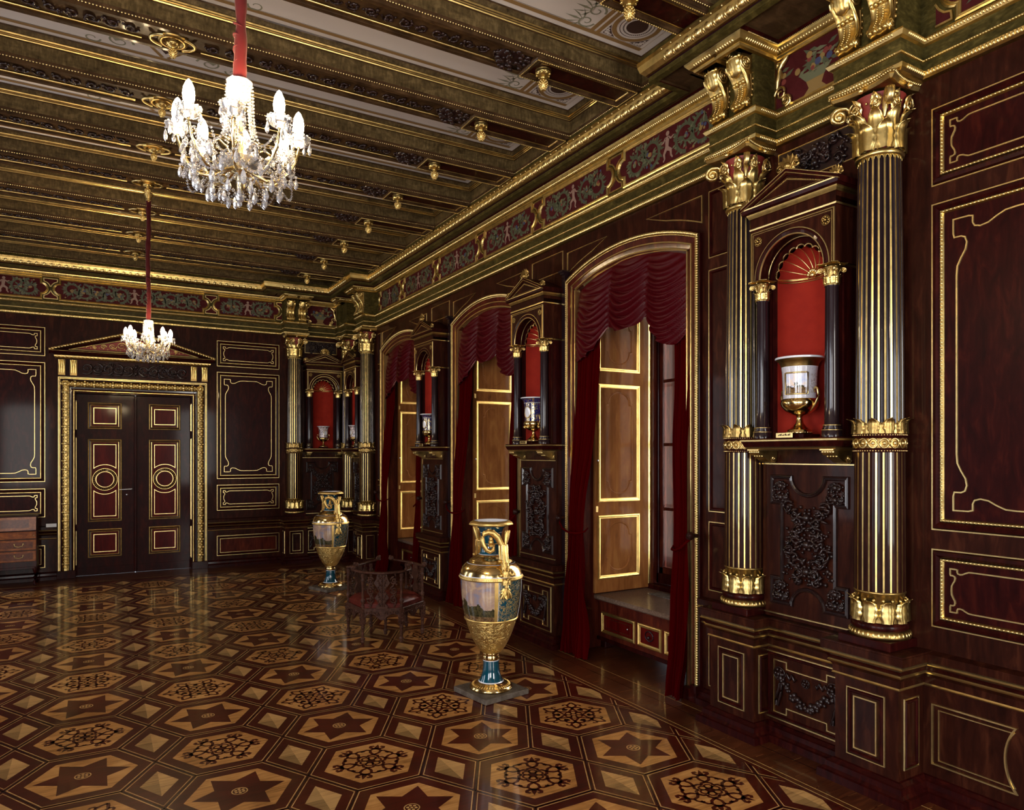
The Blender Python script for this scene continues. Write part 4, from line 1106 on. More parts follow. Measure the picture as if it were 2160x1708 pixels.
# ================================================================== aedicules with arched niches
AC = 3.195      # arch centre height
def make_niche():
    root = empty('niche_aedicule', (0, 0, 0)); NR = .19; bo = .155; fo = .262; B = .33
    # lower body with the half-round niche
    mb = MB()
    for s in (-1, 1):
        box(mb, s*NR, s*.312, -bo, 0, 2.105, AC, MAHR if 0 else DARK)
        box(mb, s*(NR+.012), s*(.305), -bo-.008, -bo, 2.105, 2.15, MAHOG)
    # front block: spandrel face with round arch
    ri = .245; n = 20
    A = [(ri*cos(t), AC+ri*sin(t)) for t in np.linspace(pi, 0, n+1)]
    top = 3.60
    V = [(x, -fo, z) for x, z in A]+[(max(-B, min(B, x*1.6)), -fo, top) for x, z in A]
    mb.add(V, [(i, i+1, n+2+i, n+1+i) for i in range(n)], MAHOG, False)
    for s in (-1, 1): mb.add([(s*ri, -fo, AC), (s*B, -fo, AC), (s*B, -fo, top), (s*ri*1.6 if ri*1.6 < B else s*B, -fo, top)], [(0, 1, 2, 3)], MAHOG, False)
    V = [(x, -fo, z) for x, z in A]+[(x, -bo, z) for x, z in A]     # soffit
    mb.add(V, [(i, i+1, n+2+i, n+1+i) for i in range(n)], DARK, True)
    V = [(x, -bo, z) for x, z in A]+[(x*NR/ri, -bo-.0005, AC+(z-AC)*NR/ri) for x, z in A]
    mb.add(V, [(i, i+1, n+2+i, n+1+i) for i in range(n)], DARK, False)
    for s in (-1, 1):
        mb.add([(s*B, -fo, AC), (s*B, 0, AC), (s*B, 0, top), (s*B, -fo, top)], [(0, 1, 2, 3)], MAHOG, False)
        mb.add([(s*ri, -fo, AC), (s*B, -fo, AC), (s*B, 0, AC), (s*ri, 0, AC)], [(0, 1, 2, 3)], DARK, False)
    mb.build('aedicule_body', root)
    # niche lining and shell
    mb = MB(); T = np.linspace(0, pi, 17); dp = .148
    V = [(NR*cos(t), -bo+dp*sin(t), z) for z in (2.105, AC) for t in T]; k = len(T)
    mb.add(V, [(i, i+1, k+i+1, k+i) for i in range(k-1)], NRED)
    V = [(0, -bo, 2.1055)]+[(NR*cos(t), -bo+dp*sin(t), 2.1055) for t in T]; mb.add(V, [tuple(range(len(V)))], DARK, False)
    nl = 9; ns = nl*6; V = []; nt = 9                    # scalloped half dome
    for i in range(nt+1):
        v = i/nt
        for j in range(ns+1):
            a = pi*j/ns; f = abs(sin(a*nl)); rr = NR*(1-.10*f*v)
            # ribs radiate from the back foot of the shell
            x = rr*cos(a)*sin(v*pi/2); z = AC+rr*sin(a)*sin(v*pi/2); y = -bo+dp*cos(v*pi/2)*(1-.0*f)
            V.append((x, y, z))
    mb.add(V, [(i*(ns+1)+j, i*(ns+1)+j+1, (i+1)*(ns+1)+j+1, (i+1)*(ns+1)+j) for i in range(nt) for j in range(ns)], NRED)
    mb.build('niche_lining', root)
    mb = MB()
    for j in range(nl+1):
        a = pi*j/nl; P = [(NR*.995*cos(a)*sin(v*pi/2), -bo-.002+dp*cos(v*pi/2)*.98, AC+.004+NR*.985*sin(a)*sin(v*pi/2)) for v in np.linspace(.16, 1, 9)]
        tube(mb, P, .0042, GOLDB, 5)
    for j in range(nl):
        a = pi*(j+.5)/nl; w = NR*sin(pi/nl/2)*.93
        tube(mb, [((NR*.93+w*.75*cos(t))*cos(a)-w*sin(t)*sin(a), -bo-.006, AC+(NR*.93+w*.75*cos(t))*sin(a)+w*sin(t)*cos(a)) for t in np.linspace(-pi/2, pi/2, 8)], .0058, GOLDB, 5)
    ball(mb, (0, -bo+dp*.80, AC+.012), .022, GOLDB, 8, 5)
    for j in range(7):
        a = pi*(j+.5)/7; ball(mb, (.034*cos(a), -bo+dp*.78, AC+.010+.034*sin(a)), .013, GOLDB, 6, 4, (1, 1, 1.2))
    tube(mb, [(NR*.99*cos(t), -bo+dp*.99*sin(t), AC-.002) for t in T], .0065, GOLD, 6)
    tube(mb, [(NR*.985*cos(t), -bo+dp*.98*sin(t), AC-.018) for t in T], .004, GOLDO, 5)
    mb.build('shell_ribs', root)
    # gilded arch rings, panel border, rosettes
    mb = MB(); M = MW(fo)
    for r, w, h in ((.286, .0045, .007), (.277, .003, .010), (.250, .006, .008)):
        line(mb, arc(0, AC, r, 0, pi, 28), M, w, h, GOLDB, False)
    sweep(mb, arc(0, AC, .283, 0, pi, 28), [(0, 0), (.003, .012), (.012, .016), (.030, .010)], DARK, False, M)
    tube(mb, [(.243*cos(t), -bo-.03, AC+.243*sin(t)) for t in np.linspace(0, pi, 24)], .004, GOLDB, 5)
    line(mb, [(-.318, AC), (-.318, 3.528), (.318, 3.528), (.318, AC)], M, .0045, .007, GOLDB, False)
    line(mb, [(-.304, AC), (-.304, 3.514), (.304, 3.514), (.304, AC)], M, .003, .006, GOLDB, False)
    mb.build('arch_moulding', root)
    for s in (-1, 1): mb = MB(); rosette(mb, M, s*.262, 3.462, .030, GOLDO, .004); mb.build('rosette', root)
    # entablature and pediment
    mb = MB(); P = [(-B, 0), (-B, -fo), (B, -fo), (B, 0)]
    sweep(mb, P, [(0, 3.545), (.004, 3.55), (.006, 3.560), (.0, 3.566), (.0, 3.625), (.006, 3.63), (.014, 3.645), (.018, 3.652), (.020, 3.660), (.040, 3.668), (.045, 3.690), (.047, 3.697), (0, 3.70)], MAHOG, False, MZ(0), -1,
          mats=[DARK, GOLDB, GOLDB, MAHOG, MAHOG, GOLDO, GOLD, GOLDO, DARK, DARK, GOLDB, DARK])
    Bp = B+.047; fp = fo+.047; ap = 3.862
    mb.add([(-Bp, -fp+.02, 3.70), (Bp, -fp+.02, 3.70), (0, -fp+.02, ap-.02), (-Bp, 0, 3.70), (Bp, 0, 3.70), (0, 0, ap)], [(0, 1, 2), (0, 2, 5, 3), (1, 4, 5, 2)], MAHOG, False)
    for s in (-1, 1):      # raking cornices
        a = atan2(ap-3.70, Bp); cs, sn = cos(a), sin(a)
        pr = [(.0, .0, DARK), (.008, -.012, GOLDB), (.008, -.020, DARK), (.022, -.03, DARK), (.030, -.045, DARK), (.030, -.06, DARK)]
        for (y0, y1, z0, z1, m) in ((-fp, 0, -.016, .006, DARK), (-fp-.003, -fp+.01, -.020, -.0145, GOLDB), (-fp+.010, 0, -.034, -.016, DARK)):
            V = [(s*(0), y, ap+z) for y in (y0, y1) for z in (z0, z1)]+[(s*(Bp+.003), y, 3.70+z) for y in (y0, y1) for z in (z0, z1)]
            mb.add(V, [(0, 1, 5, 4), (2, 6, 7, 3), (0, 4, 6, 2), (1, 3, 7, 5), (4, 5, 7, 6)], m, False)
        V = [(0, -fp-.001, ap+.008), (s*Bp, -fp-.001, 3.708)]; tube(mb, V, .0035, GOLDB, 5)
    line(mb, [(-.245, 3.712), (0, 3.800), (.245, 3.712)], MW(fp-.02), .0045, .008, GOLDB, True)
    stamp(mb, bead(.006, .004, .005, GOLDO, 5, 2), walk([(-.27, 3.706), (0, 3.808), (.27, 3.706)], .012, False), MW(fp-.02), .003)
    mb.build('pediment', root)
    for x, z, k in ((0, ap, 1.25), (-Bp+.03, 3.712, .75), (Bp-.03, 3.712, .75)):
        mb = MB(); L = leaf(.05*k, .085*k, .004, .016, GOLDO, lobes=3, tipd=.05)
        for a in (-.75, -.38, 0, .38, .75):
            V = np.asarray(L[0]); c_, s_ = cos(a), sin(a)
            mb.add(np.stack([x+V[:, 0]*c_+V[:, 1]*s_, -fp+.03-V[:, 2], z+V[:, 1]*c_-V[:, 0]*s_], 1), L[1], GOLDO)
        ball(mb, (x, -fp+.015, z+.02*k), .020*k, GOLDO, 7, 5)
        for s in (-1, 1): tube(mb, [(x+s*(.05*k)+s*p[0], -fp+.02, z+.018*k+p[1]) for p in spiral(0, 0, .024*k, .005, 1.4, a0=pi, d=-1, n=14)], .007*k, GOLDO, 5)
        mb.build('acroterion', root)
    # small columns
    for s in (-1, 1):
        c = (s*.268, -.215)
        mb = MB()
        lathe(mb, [(.060, 2.105), (.060, 2.145), (.054, 2.150), (.056, 2.158), (.048, 2.175), (.050, 2.182), (.044, 2.19), (.0425, 2.30), (.039, 3.045), (.044, 3.05), (.044, 3.056), (.038, 3.06)], EBONY, 24, c)
        for r, z in ((.058, 2.150), (.051, 2.180)): tube(mb, [(c[0]+r*cos(t), c[1]+r*sin(t), z) for t in np.linspace(0, 2*pi, 24)[:-1]], .0035, GOLDB, 5, True)
        mb.build('small_column', root)
        mb = MB(); capital(mb, 3.064, .040, .125, .062, c, False); box(mb, c[0]-.055, c[0]+.055, c[1]-.04, 0, AC-.016, AC-.003, GOLDO); mb.build('small_capital', root)
        mb = MB(); box(mb, s*.228, s*.30, -bo-.015, -bo+.01, 2.105, 3.18, DARK); mb.build('back_pilaster', root)
    # shelf and consoles
    mb = MB(); P = [(-.345, 0), (-.345, -.285), (.345, -.285), (.345, 0)]
    sweep(mb, P, [(-.02, 2.028), (.0, 2.030), (.004, 2.036), (.0, 2.041), (.012, 2.048), (.020, 2.068), (.026, 2.082), (.031, 2.085), (.032, 2.094), (.026, 2.098), (.022, 2.105)], DARK, False, MZ(0), -1,
          mats=[DARK, GOLDB, GOLDB, DARK, DARK, DARK, GOLDB, GOLDB, GOLDB, DARK])
    box(mb, -.366, .366, -.306, 0, 2.100, 2.105, DARK); box(mb, -.34, .34, -.28, 0, 2.028, 2.034, DARK)
    mb.build('shelf', root)
    for s in (-1, 1):
        mb = MB(); u = s*.285; w = .040
        P = np.array([(.275, 2.028), (.285, 2.010), (.268, 1.992), (.235, 1.985), (.205, 1.965), (.165, 1.945), (.120, 1.938), (.095, 1.955), (.09, 1.98)])
        V = [(u+a*w, -p[0], p[1]) for a in (-1, 1) for p in P]; k = len(P)
        mb.add(V, [(i, i+1, k+i+1, k+i) for i in range(k-1)], GOLD)
        for a in (-1, 1):
            mb.add([(u+a*w, -p[0], p[1]) for p in P]+[(u+a*w, -.09, 2.028)], [tuple(range(k+1))], GOLDO, False)
            tube(mb, [(u+a*w, -.125+p[0], 1.968+p[1]) for p in spiral(0, 0, .028, .005, 1.8, a0=pi, d=1, n=18)], .006, GOLDB, 5)
        for i in range(5): ball(mb, (u+(i-2)*.018, -.278, 2.012), .011, GOLDB, 6, 4)
        for i in range(4): ball(mb, (u+(i-1.5)*.02, -.235, 1.985), .010, GOLD, 6, 4)
        box(mb, u-.048, u+.048, -.292, -.08, 2.022, 2.030, GOLDB)
        mb.build('console', root)
    return root
def carved_frame(hw, top, bot, k=1.0):
    """outline of the carved field: stepped corners, round bites above and below"""
    a, b = hw, hw*.72; r = hw*.40; st = .20
    P = [(-a, bot), (-a, bot+st*.95), (-b, bot+st*.95), (-b, top-st), (-a, top-st), (-a, top), (-r, top)]
    P += [(r*cos(t), top+r*sin(t)*1.0) for t in np.linspace(pi, 2*pi, 13)][1:-1]
    P += [(r, top), (a, top), (a, top-st), (b, top-st), (b, bot+st*.95), (a, bot+st*.95), (a, bot), (r, bot)]
    P += [(r*cos(t), bot+r*sin(t)*1.0) for t in np.linspace(0, pi, 13)][1:-1]+[(-r, bot)]
    return P[::-1]
def make_lower(pier):
    """panelling below a niche: carved field above, garlanded dado below"""
    root = empty('carved_wainscot', (0, 0, 0)); hw = .36 if pier else .372; o = .125 if pier else .085; od = .150 if pier else .10
    mb = MB(); box(mb, -hw, hw, -o, 0, .84, 2.03, MAHOG); box(mb, -hw, hw, -od, 0, 0, .845, MAHOG); mb.build('panelling', root)
    M = MW(o); mb = MB()
    line(mb, [(-hw, 1.930), (hw, 1.930)], M, .005, .010, GOLDB, False)
    if pier: line(mb, [(-hw+.008, .93), (-hw+.008, 1.92)], M, .003, .005, GOLDO, False); line(mb, [(hw-.006, .905), (-hw+.006, .905)], M, .005, .008, GOLDB, False)
    else: line(mb, [(hw, .885), (-hw, .885)], M, .006, .010, GOLDB, False)
    mb.build('gilded_lines', root)
    F = carved_frame(.30, 1.85, .955)
    mb = MB(); sweep(mb, F, [(-.004, 0), (.0, .014), (.008, .018), (.014, .010), (.020, .014), (.026, .004)], CARVE, True, M)
    relief(mb, -.205, .205, 1.12, 1.66, M, CARVE, 3 if pier else 4, 11, .030)
    for sx in (-1, 1):
        for z0, z1 in ((.98, 1.13), (1.66, 1.82)):
            relief(mb, sx*.21-.07, sx*.21+.07, z0, z1, M, CARVE, 9, 2, .024, .8)
    mb.build('carved_field', root)
    M = MW(od); mb = MB(); w = .300 if pier else .322
    R = rect(-w, w, .155, .615); line(mb, R, M, .006, .010); sweep(mb, R, [(.008, 0), (.014, .010), (.022, .010), (.028, .002)], DARK, True, M)
    a = w-.062; t = a*.60
    I = [(-a, .200), (-t, .200), (-t, .245), (t, .245), (t, .200), (a, .200), (a, .562), (t, .562), (t, .515), (-t, .515), (-t, .562), (-a, .562)]
    line(mb, I, M, .005, .008)
    mb.build('dado_panel', root)
    mb = MB()
    G = [(x*a*.80, .46-.16*cos(x*pi/2)) for x in np.linspace(-1, 1, 17)]
    for i, (x, z) in enumerate(G):
        rg = random.Random(i)
        for q in range(4): ball(mb, M(np.array([(x+rg.uniform(-.02, .02), z+rg.uniform(-.022, .022), .012)]))[0], rg.uniform(.012, .022), CARVE, 6, 4)
    for sx in (-1, 1):
        rosette(mb, M, sx*a*.80, .475, .045, CARVE, .014, 6)
        for q in range(2): tube(mb, M(np.array([(sx*a*(.80+.05*q)+.018*sin(t*2.2+q), .46-.055*t*2, .012) for t in np.linspace(0, 1.9, 8)])), .010, CARVE, 5)
        tube(mb, M(np.array([(sx*a*(.60-.12*t), .47+.02*sin(t*5), .012) for t in np.linspace(0, 2.5, 9)])), .009, CARVE, 5)
    rosette(mb, M, 0, .46, .030, CARVE, .012, 6)
    mb.build('carved_garland', root)
    mb = MB(); P = [(-hw, 0), (-hw, -od), (hw, -od), (hw, 0)] if pier else [(-hw, -od), (hw, -od)]
    sweep(mb, P, DADO, DARK, False, MZ(0), -1, mats=DADM); box(mb, -hw-.055*pier, hw+.055*pier, -od-.055, 0, .84, .857, MAHOG)
    mb.build('dado_rail', root)
    mb = MB(); sweep(mb, P, BASE, DARK, False, MZ(0), -1); mb.build('skirting', root)
    return root

RR = -pi/2
def RW(y): return (XW, y, 0)
nearfar = {2.557: 'nearest the camera, right of the nearest niche', 3.59: 'left of the nearest niche, beside the nearest window', 12.0: 'in the far corner, beside the farthest window', 13.03: 'deep in the far corner between the two corner niches'}
ped0 = make_pedestal(); col0 = make_column(); br0 = make_bracket()
spots = [(RW(y), RR, nearfar[y]) for y in COLS_R]+[((3.12, YF, 0), 0, 'on the door wall, left of the far corner niche')]
first = True
for i, (loc, rz, txt) in enumerate(spots):
    p = ped0 if i == 0 else copy_tree(ped0); c = col0 if i == 0 else copy_tree(col0)
    for o in (p, c): o.location = loc; o.rotation_euler = (0, 0, rz)
    tag(p, 'mahogany pedestal of the column '+txt, 'pedestal', 'column pedestals')
    tag(c, 'dark fluted column with gilded fillets, '+txt, 'column', 'fluted gilded columns')
    for s in (-1, 1):
        if i == 3: continue
        b = br0 if (i == 0 and s < 0) else br0.copy()
        if b is not br0: S.collection.objects.link(b)
        b.location = (loc[0], loc[1]-s*.105, 0) if rz else (loc[0]+s*.105, loc[1], 0)
        b.rotation_euler = (0, 0, rz)
        tag(b, 'gilded scroll bracket, %s of the pair over the column %s' % ('left' if s < 0 else 'right', txt.split(',')[0] if i else 'nearest the camera'), 'bracket', 'gilded scroll brackets')
PIERS = [6.39, 9.155]
niches = [(RW(3.074), RR, 'nearest niche, between the two near columns', False), (RW(PIERS[0]), RR, 'middle niche, between the nearest and middle windows', True), (RW(PIERS[1]), RR, 'niche between the middle and farthest windows', True), (RW(12.515), RR, 'corner niche on the window wall', False), ((3.635, YF, 0), 0, 'corner niche on the door wall', False)]
n0 = make_niche(); la = make_lower(False); lb = make_lower(True); ua = ub = False
for i, (loc, rz, txt, pier) in enumerate(niches):
    o = n0 if i == 0 else copy_tree(n0)
    o.location = loc; o.rotation_euler = (0, 0, rz)
    tag(o, 'pedimented aedicule with red shell niche: '+txt, 'niche', 'pedimented wall niches')
    if pier: w = lb if not ub else copy_tree(lb); ub = True
    else: w = la if not ua else copy_tree(la); ua = True
    w.location = loc; w.rotation_euler = (0, 0, rz)
    tag(w, 'carved dark wainscot panel below the '+txt, 'carved panel', 'carved panels under the niches')
# ================================================================== pier and spandrel trim on the right wall
for y in PIERS:
    for s in (-1, 1):
        mb = MB(); u = -y; box(mb, u+s*.362, u+s*.420, -.060, .01, 0, 3.845, EBONY); box(mb, u+s*.350, u+s*.430, -.095, .01, 3.865, 3.885, EBONY); box(mb, u+s*.356, u+s*.426, -.078, .01, 3.845, 3.865, EBONY); box(mb, u+s*.358, u+s*.424, -.085, .01, 0, .10, DARK)
        mb.build('pilaster_strip', wall_r)
    mb = MB(); line(mb, rect(-y-.30, -y+.30, 3.915, 4.12), M0, .005, .008); mb.build('gilded_panel_line', wall_r)
for c in (3.074, 12.515):
    mb = MB(); R = rect(-c-.30, -c+.30, 3.90, 4.125); line(mb, R, M0, .005, .008); poly(mb, R, .003, CARVE, M0)
    relief(mb, -c-.28, -c+.28, 3.92, 4.105, M0, CARVE, 6, 4, .030); mb.build('carved_panel', wall_r)
mb = MB(); R = rect(3.635-.30, 3.635+.30, 3.90, 4.125); line(mb, R, M0, .005, .008); poly(mb, R, .003, CARVE, M0)
relief(mb, 3.635-.28, 3.635+.28, 3.92, 4.105, M0, CARVE, 6, 4, .030); mb.build('carved_panel', wall_f)
# ================================================================== windows
def window(i, c):
    u = -c; root = empty('window_%d' % i, (XW, 0, 0), -pi/2); tag(root, kind='structure')
    path = [(u+HW_O, .10), (u+HW_O, ZS)]+arch_pts(u, HW_O, ZS, SAG, 22, True)[1:-1]+[(u-HW_O, ZS), (u-HW_O, .10)]
    mb = MB()
    sweep(mb, path, [(0, 0), (.0, .032), (.006, .036), (.010, .050), (.032, .055), (.040, .036), (.046, .030), (.092, .022), (.094, .033), (.105, .033), (.107, .020), (.144, .010), (.146, .024), (.159, .024), (.160, -.04)], MAHR, False, M0, 1,
          mats=[DARK, DARK, GOLDO, GOLD, GOLDO, DARK, MAHR, GOLDB, GOLDB, GOLDB, MAHR, GOLDB, GOLDB, GOLDB])
    stamp(mb, bead(.0085, .017, .009, GOLDB, 6, 2), walk(path, .0195, False, off=.021), M0, .050)
    stamp(mb, bead(.0055, .0055, .006, GOLDB, 5, 2), walk(path, .014, False, off=.041), M0, .036)
    for s in (-1, 1): box(mb, u+s*HW_O, u+s*(HW_O-.16), -.07, 0, 0, .10, DARK); box(mb, u+s*HW_O+.004*s, u+s*(HW_O-.06), -.078, 0, .08, .14, DARK)
    mb.build('casing', root)
    for s in (-1, 1):          # spandrel lines
        A = [p for p in arch_pts(u, HW_O, ZS, SAG, 22) if (p[0]-u)*s > .52]
        A = [(x, z+.085) for x, z in A]
        if s > 0: P = [(u+HW_O, 4.075), (u+.28, 4.075)]+A
        else: P = A+[(u-.28, 4.075), (u-HW_O, 4.075)]
        mb = MB(); line(mb, P, M0, .006, .010); mb.build('spandrel_line', root)
    # frame, casements, glass
    y0 = 1.04
    def frame(name, ya, yb, m, x0, x1, z0, z1, w):
        mb = MB()
        for a in ((x0, x0+w, z0, z1), (x1-w, x1, z0, z1), (x0, x1, z0, z0+w*1.5), (x0, x1, z1-w, z1)): box(mb, a[0], a[1], ya, yb, a[2], a[3], m, .006)
        return mb.build(name, root)
    frame('window_frame', y0, y0+.10, DARK, u-HW_I, u+HW_I, .60, 3.80, .075)
    for s in (-1, 1):
        a, b = (u-HW_I+.07, u-.02) if s < 0 else (u+.02, u+HW_I-.07)
        mb = MB()
        for r in ((a, a+.055, .70, 3.72), (b-.055, b, .70, 3.72), (a, b, .70, .78), (a, b, 3.66, 3.72)): box(mb, r[0], r[1], y0+.02, y0+.075, r[2], r[3], MAHR, .006)
        for z in (1.406, 2.1, 2.785): box(mb, a, b, y0+.03, y0+.065, z-.016, z+.016, MAHR, .004)
        o = mb.build('casement', root)
        mb = MB(); box(mb, a+.03, b-.03, y0+.045, y0+.05, .72, 3.70, GLASS); mb.build('glass', o)
        mb = MB()
        for r in ((a-.02, a+.05, .66, 3.75), (b-.06, b, .66, 3.75), (a, b, .66, .76)): box(mb, r[0], r[1], 1.42, 1.47, r[2], r[3], MAHR, .006)
        for z in (1.406, 2.1, 2.785): box(mb, a, b, 1.43, 1.46, z-.015, z+.015, MAHR)
        mb.build('outer_sash', root)
    mb = MB()
    for s in (-1, 1): box(mb, u+s*HW_I, u+s*(HW_I+.02), 1.14, 1.62, .5, 3.8, MAHOG)
    box(mb, u-HW_I, u+HW_I, 1.14, 1.75, .55, .60, PLINTH); box(mb, u-HW_I, u+HW_I, 1.14, 1.62, 3.80, 3.84, OAKD)
    for s in (-1, 1): box(mb, u+s*HW_I, u+s*(HW_I-.045), .985, 1.04, .56, 3.70, MAHR)
    for s in (-1, 1): box(mb, u+s*(HW_I-.001), u+s*(HW_I-.020), .945, .985, .56, 3.70, GOLD, .004)
    mb.build('outer_reveal', root)
    mb = MB(); box(mb, u-HW_I, u+HW_I, .93, 1.04, .50, .60, DARK, .01); mb.build('window_stool', root)
    # panelled shutters folded against both reveals
    for s in (-1, 1):
        mb = MB(); xs = u+s*HW_I; th = .035
        box(mb, xs, xs-s*th, .215, .935, .562, 3.62, OAKD, .005); sh = mb.build('shutter', root)
        MS = lambda V, xs=xs, s=s: np.stack([xs-s*(th+np.asarray(V)[:, 2]), np.asarray(V)[:, 0], np.asarray(V)[:, 1]], 1)
        for z0, z1 in ((.70, 1.365), (1.50, 2.725), (2.855, 3.52)):
            mb = MB(); R = rect(.245, .805, z0, z1)
            sweep(mb, R, [(0, 0), (.004, .014), (.016, .018), (.024, .012), (.034, .010), (.040, .002)], GOLDM, True, MS)
            mb.build('gilded_frame', sh)
            mb = MB(); cx = .525; w = .175; e = .065; zt = z1-.10; zb = z0+.10; h = .11
            P = [(cx-w, zb+h), (cx-w, zt-h), (cx-w+.03, zt-h), (cx-w+.03, zt-h+.02)]+arc(cx, zt-h+.02, w-.035, pi, 0, 14, h)[1:]+[(cx+w-.03, zt-h), (cx+w, zt-h), (cx+w, zb+h), (cx+w-.03, zb+h), (cx+w-.03, zb+h-.02)]+arc(cx, zb+h-.02, w-.035, 0, -pi, 14, h)[1:]+[(cx-w+.03, zb+h)]
            sweep(mb, P, [(-.012, 0), (-.006, .007), (.0, .009), (.006, .005), (.012, .007)], OAKD, True, MS, 1, True)
            mb.build('raised_field', sh)
        mb = MB()
        for z in (1.43, 2.79): box(mb, xs-s*(th+.006), xs-s*th, .225, .250, z-.03, z+.03, BRASS)
        ball(mb, (xs-s*(th+.02), .235, 1.93), .012, STEEL); mb.build('shutter_catch', sh)
    return root
for i, c in enumerate(WINC): window(i+1, c)
# window benches with marble tops
wname = ['nearest', 'middle', 'farthest']
def bench():
    root = empty('window_bench', (0, 0, 0))
    mb = MB(); box(mb, -.795, .795, .275, .94, .085, .500, MAHR); box(mb, -.795, .795, .262, .28, .085, .12, DARK)
    for s in (-1, 1): box(mb, s*.79, s*.70, .30, .40, 0, .09, DARK, .01); box(mb, s*.79, s*.70, .80, .93, 0, .09, DARK, .01)
    mb.build('bench_body', root)
    mb = MB(); box(mb, -.795, .795, .215, .935, .505, .553, MARB, .012); box(mb, -.795, .795, .245, .935, .490, .506, MAHR); mb.build('marble_top', root)
    mb = MB(); box(mb, -.52, .52, .70, .86, .552, .556, STEEL)
    for k in range(46): box(mb, -.50+k*.0222, -.488+k*.0222, .71, .85, .556, .561, PLINTH)
    mb.build('heating_grille', root)
    M = MW(-.275)
    for a, b, kn in ((-.73, -.205, 0), (-.165, .165, 1), (.205, .73, 0)):
        mb = MB(); R = rect(a, b, .165, .385)
        sweep(mb, R, [(0, 0), (.004, .012), (.014, .016), (.022, .008), (.034, .006), (.038, .0)], GOLDM, True, M); poly(mb, rect(a+.03, b-.03, .195, .355), .002, DOORR, M)
        if not kn: line(mb, rect(a+.07, b-.07, .225, .325), M, .006, .006, MAHR)
        o = mb.build('drawer_front', root)
        mb = MB()
        if kn: ball(mb, (0, .262, .272), .016, EBONY); tube(mb, [(.055*cos(t), .268, .285+.045*sin(t)) for t in np.linspace(0, 2*pi, 20)[:-1]], .006, EBONY, 5, True)
        else: ball(mb, ((a+b)/2+.16*(1 if a < 0 else -1), .262, .285), .009, STEEL)
        mb.build('handle', o)
    return root
b0 = bench()
for i, c in enumerate(WINC):
    o = b0 if i == 0 else copy_tree(b0); o.location = (XW, c, 0); o.rotation_euler = (0, 0, -pi/2)
    tag(o, 'low mahogany bench with brown marble top in the recess of the %s window' % wname[i], 'window bench', 'marble topped window benches')
# ================================================================== curtains
def valance(right_low=0.0):
    mb = MB(); ns, nt = 84, 84; x0, x1 = -.80, .80; S_ = np.linspace(0, 1, ns+1); T_ = np.linspace(0, 1, nt+1)
    V = []
    for t in T_:
        for s in S_:
            q = s*3; k = min(2, int(q)); f = q-k; bl = 4*f*(1-f)
            x = x0+(x1-x0)*s
            R = (HW_I**2+SI**2)/(2*SI); zt = ZI+SI-R+sqrt(max(0, R*R-x*x))-.02
            g = [2.93, 3.22, 3.22, 3.00][k]*(1-f)+[2.93, 3.22, 3.22, 3.00][k+1]*f
            zb = g-.085*bl-(.10 if k == 2 else 0)*bl*.9
            z = zt+(zb-zt)*t
            zf = z+(.05+.11*t)*bl+.010*sin(9*s+14*t+k)
            ph = (zf-3.3)/.060*2*pi*(1+.10*sin(3*k+2.1*t))+2*k
            am = (.004+.018*min(1, t*3))*(.25+.75*bl**.5)
            o = am*(sin(ph)+.35*sin(2*ph+1.3+4*s))
            y = .045-.055*bl**.7*(.4+.6*t)-o-.035*t-.018*sin(t*pi)
            gx = -.018*sin(2*pi*f)*(.3+.7*t)*(0.5+.5*cos(ph))
            V.append((x+gx*.6, y, z-.020*abs(am)*30*cos(ph)*.35))
    mb.add(V, [(i*(ns+1)+j, i*(ns+1)+j+1, (i+1)*(ns+1)+j+1, (i+1)*(ns+1)+j) for i in range(nt) for j in range(ns)], SILK)
    return mb.build('silk_valance')
def drape(side):
    """velvet side curtain hanging behind the valance, gathered to the tieback; side -1 left, +1 right"""
    mb = MB(); ns, nt = 90, 60; V = []
    for t in np.linspace(0, 1, nt+1):
        z = 3.32*(1-t)+.012*t
        def lerp(kn):
            for (a, va), (b, vb) in zip(kn[:-1], kn[1:]):
                if a >= z >= b: e = (a-z)/(a-b); e = e*e*(3-2*e); return va+(vb-va)*e
            return kn[-1][1]
        e0 = lerp([(3.4, .795), (2.2, .80), (1.32, .835), (.6, .86), (0.0, .83)])
        e1 = lerp([(3.4, .42), (2.3, .45), (1.32, .60), (.75, .56), (0.0, .46)] if side < 0 else [(3.4, .60), (2.3, .63), (1.32, .685), (.75, .68), (0.0, .655)])
        dep = lerp([(3.4, .03), (1.32, -.055), (.4, -.09), (0.0, -.115)])
        am = lerp([(3.4, .020), (1.32, .013), (.7, .026), (0, .040)])
        for s in np.linspace(0, 1, ns+1):
            w = (7.5 if side < 0 else 4.5)*2*pi*(s+.02*sin(5*z))
            x = e0+(e1-e0)*s+.006*sin(w*.5+z*3)
            y = dep-am*(sin(w)+.3*sin(2.3*w+z*2))+(.03*sin(9*s+4)*(1-min(1, z*4)) if z < .25 else 0)
            V.append((side*x, y, z))
    mb.add(V, [(i*(ns+1)+j, i*(ns+1)+j+1, (i+1)*(ns+1)+j+1, (i+1)*(ns+1)+j) for i in range(nt) for j in range(ns)], VELV)
    return mb.build('velvet_drape')
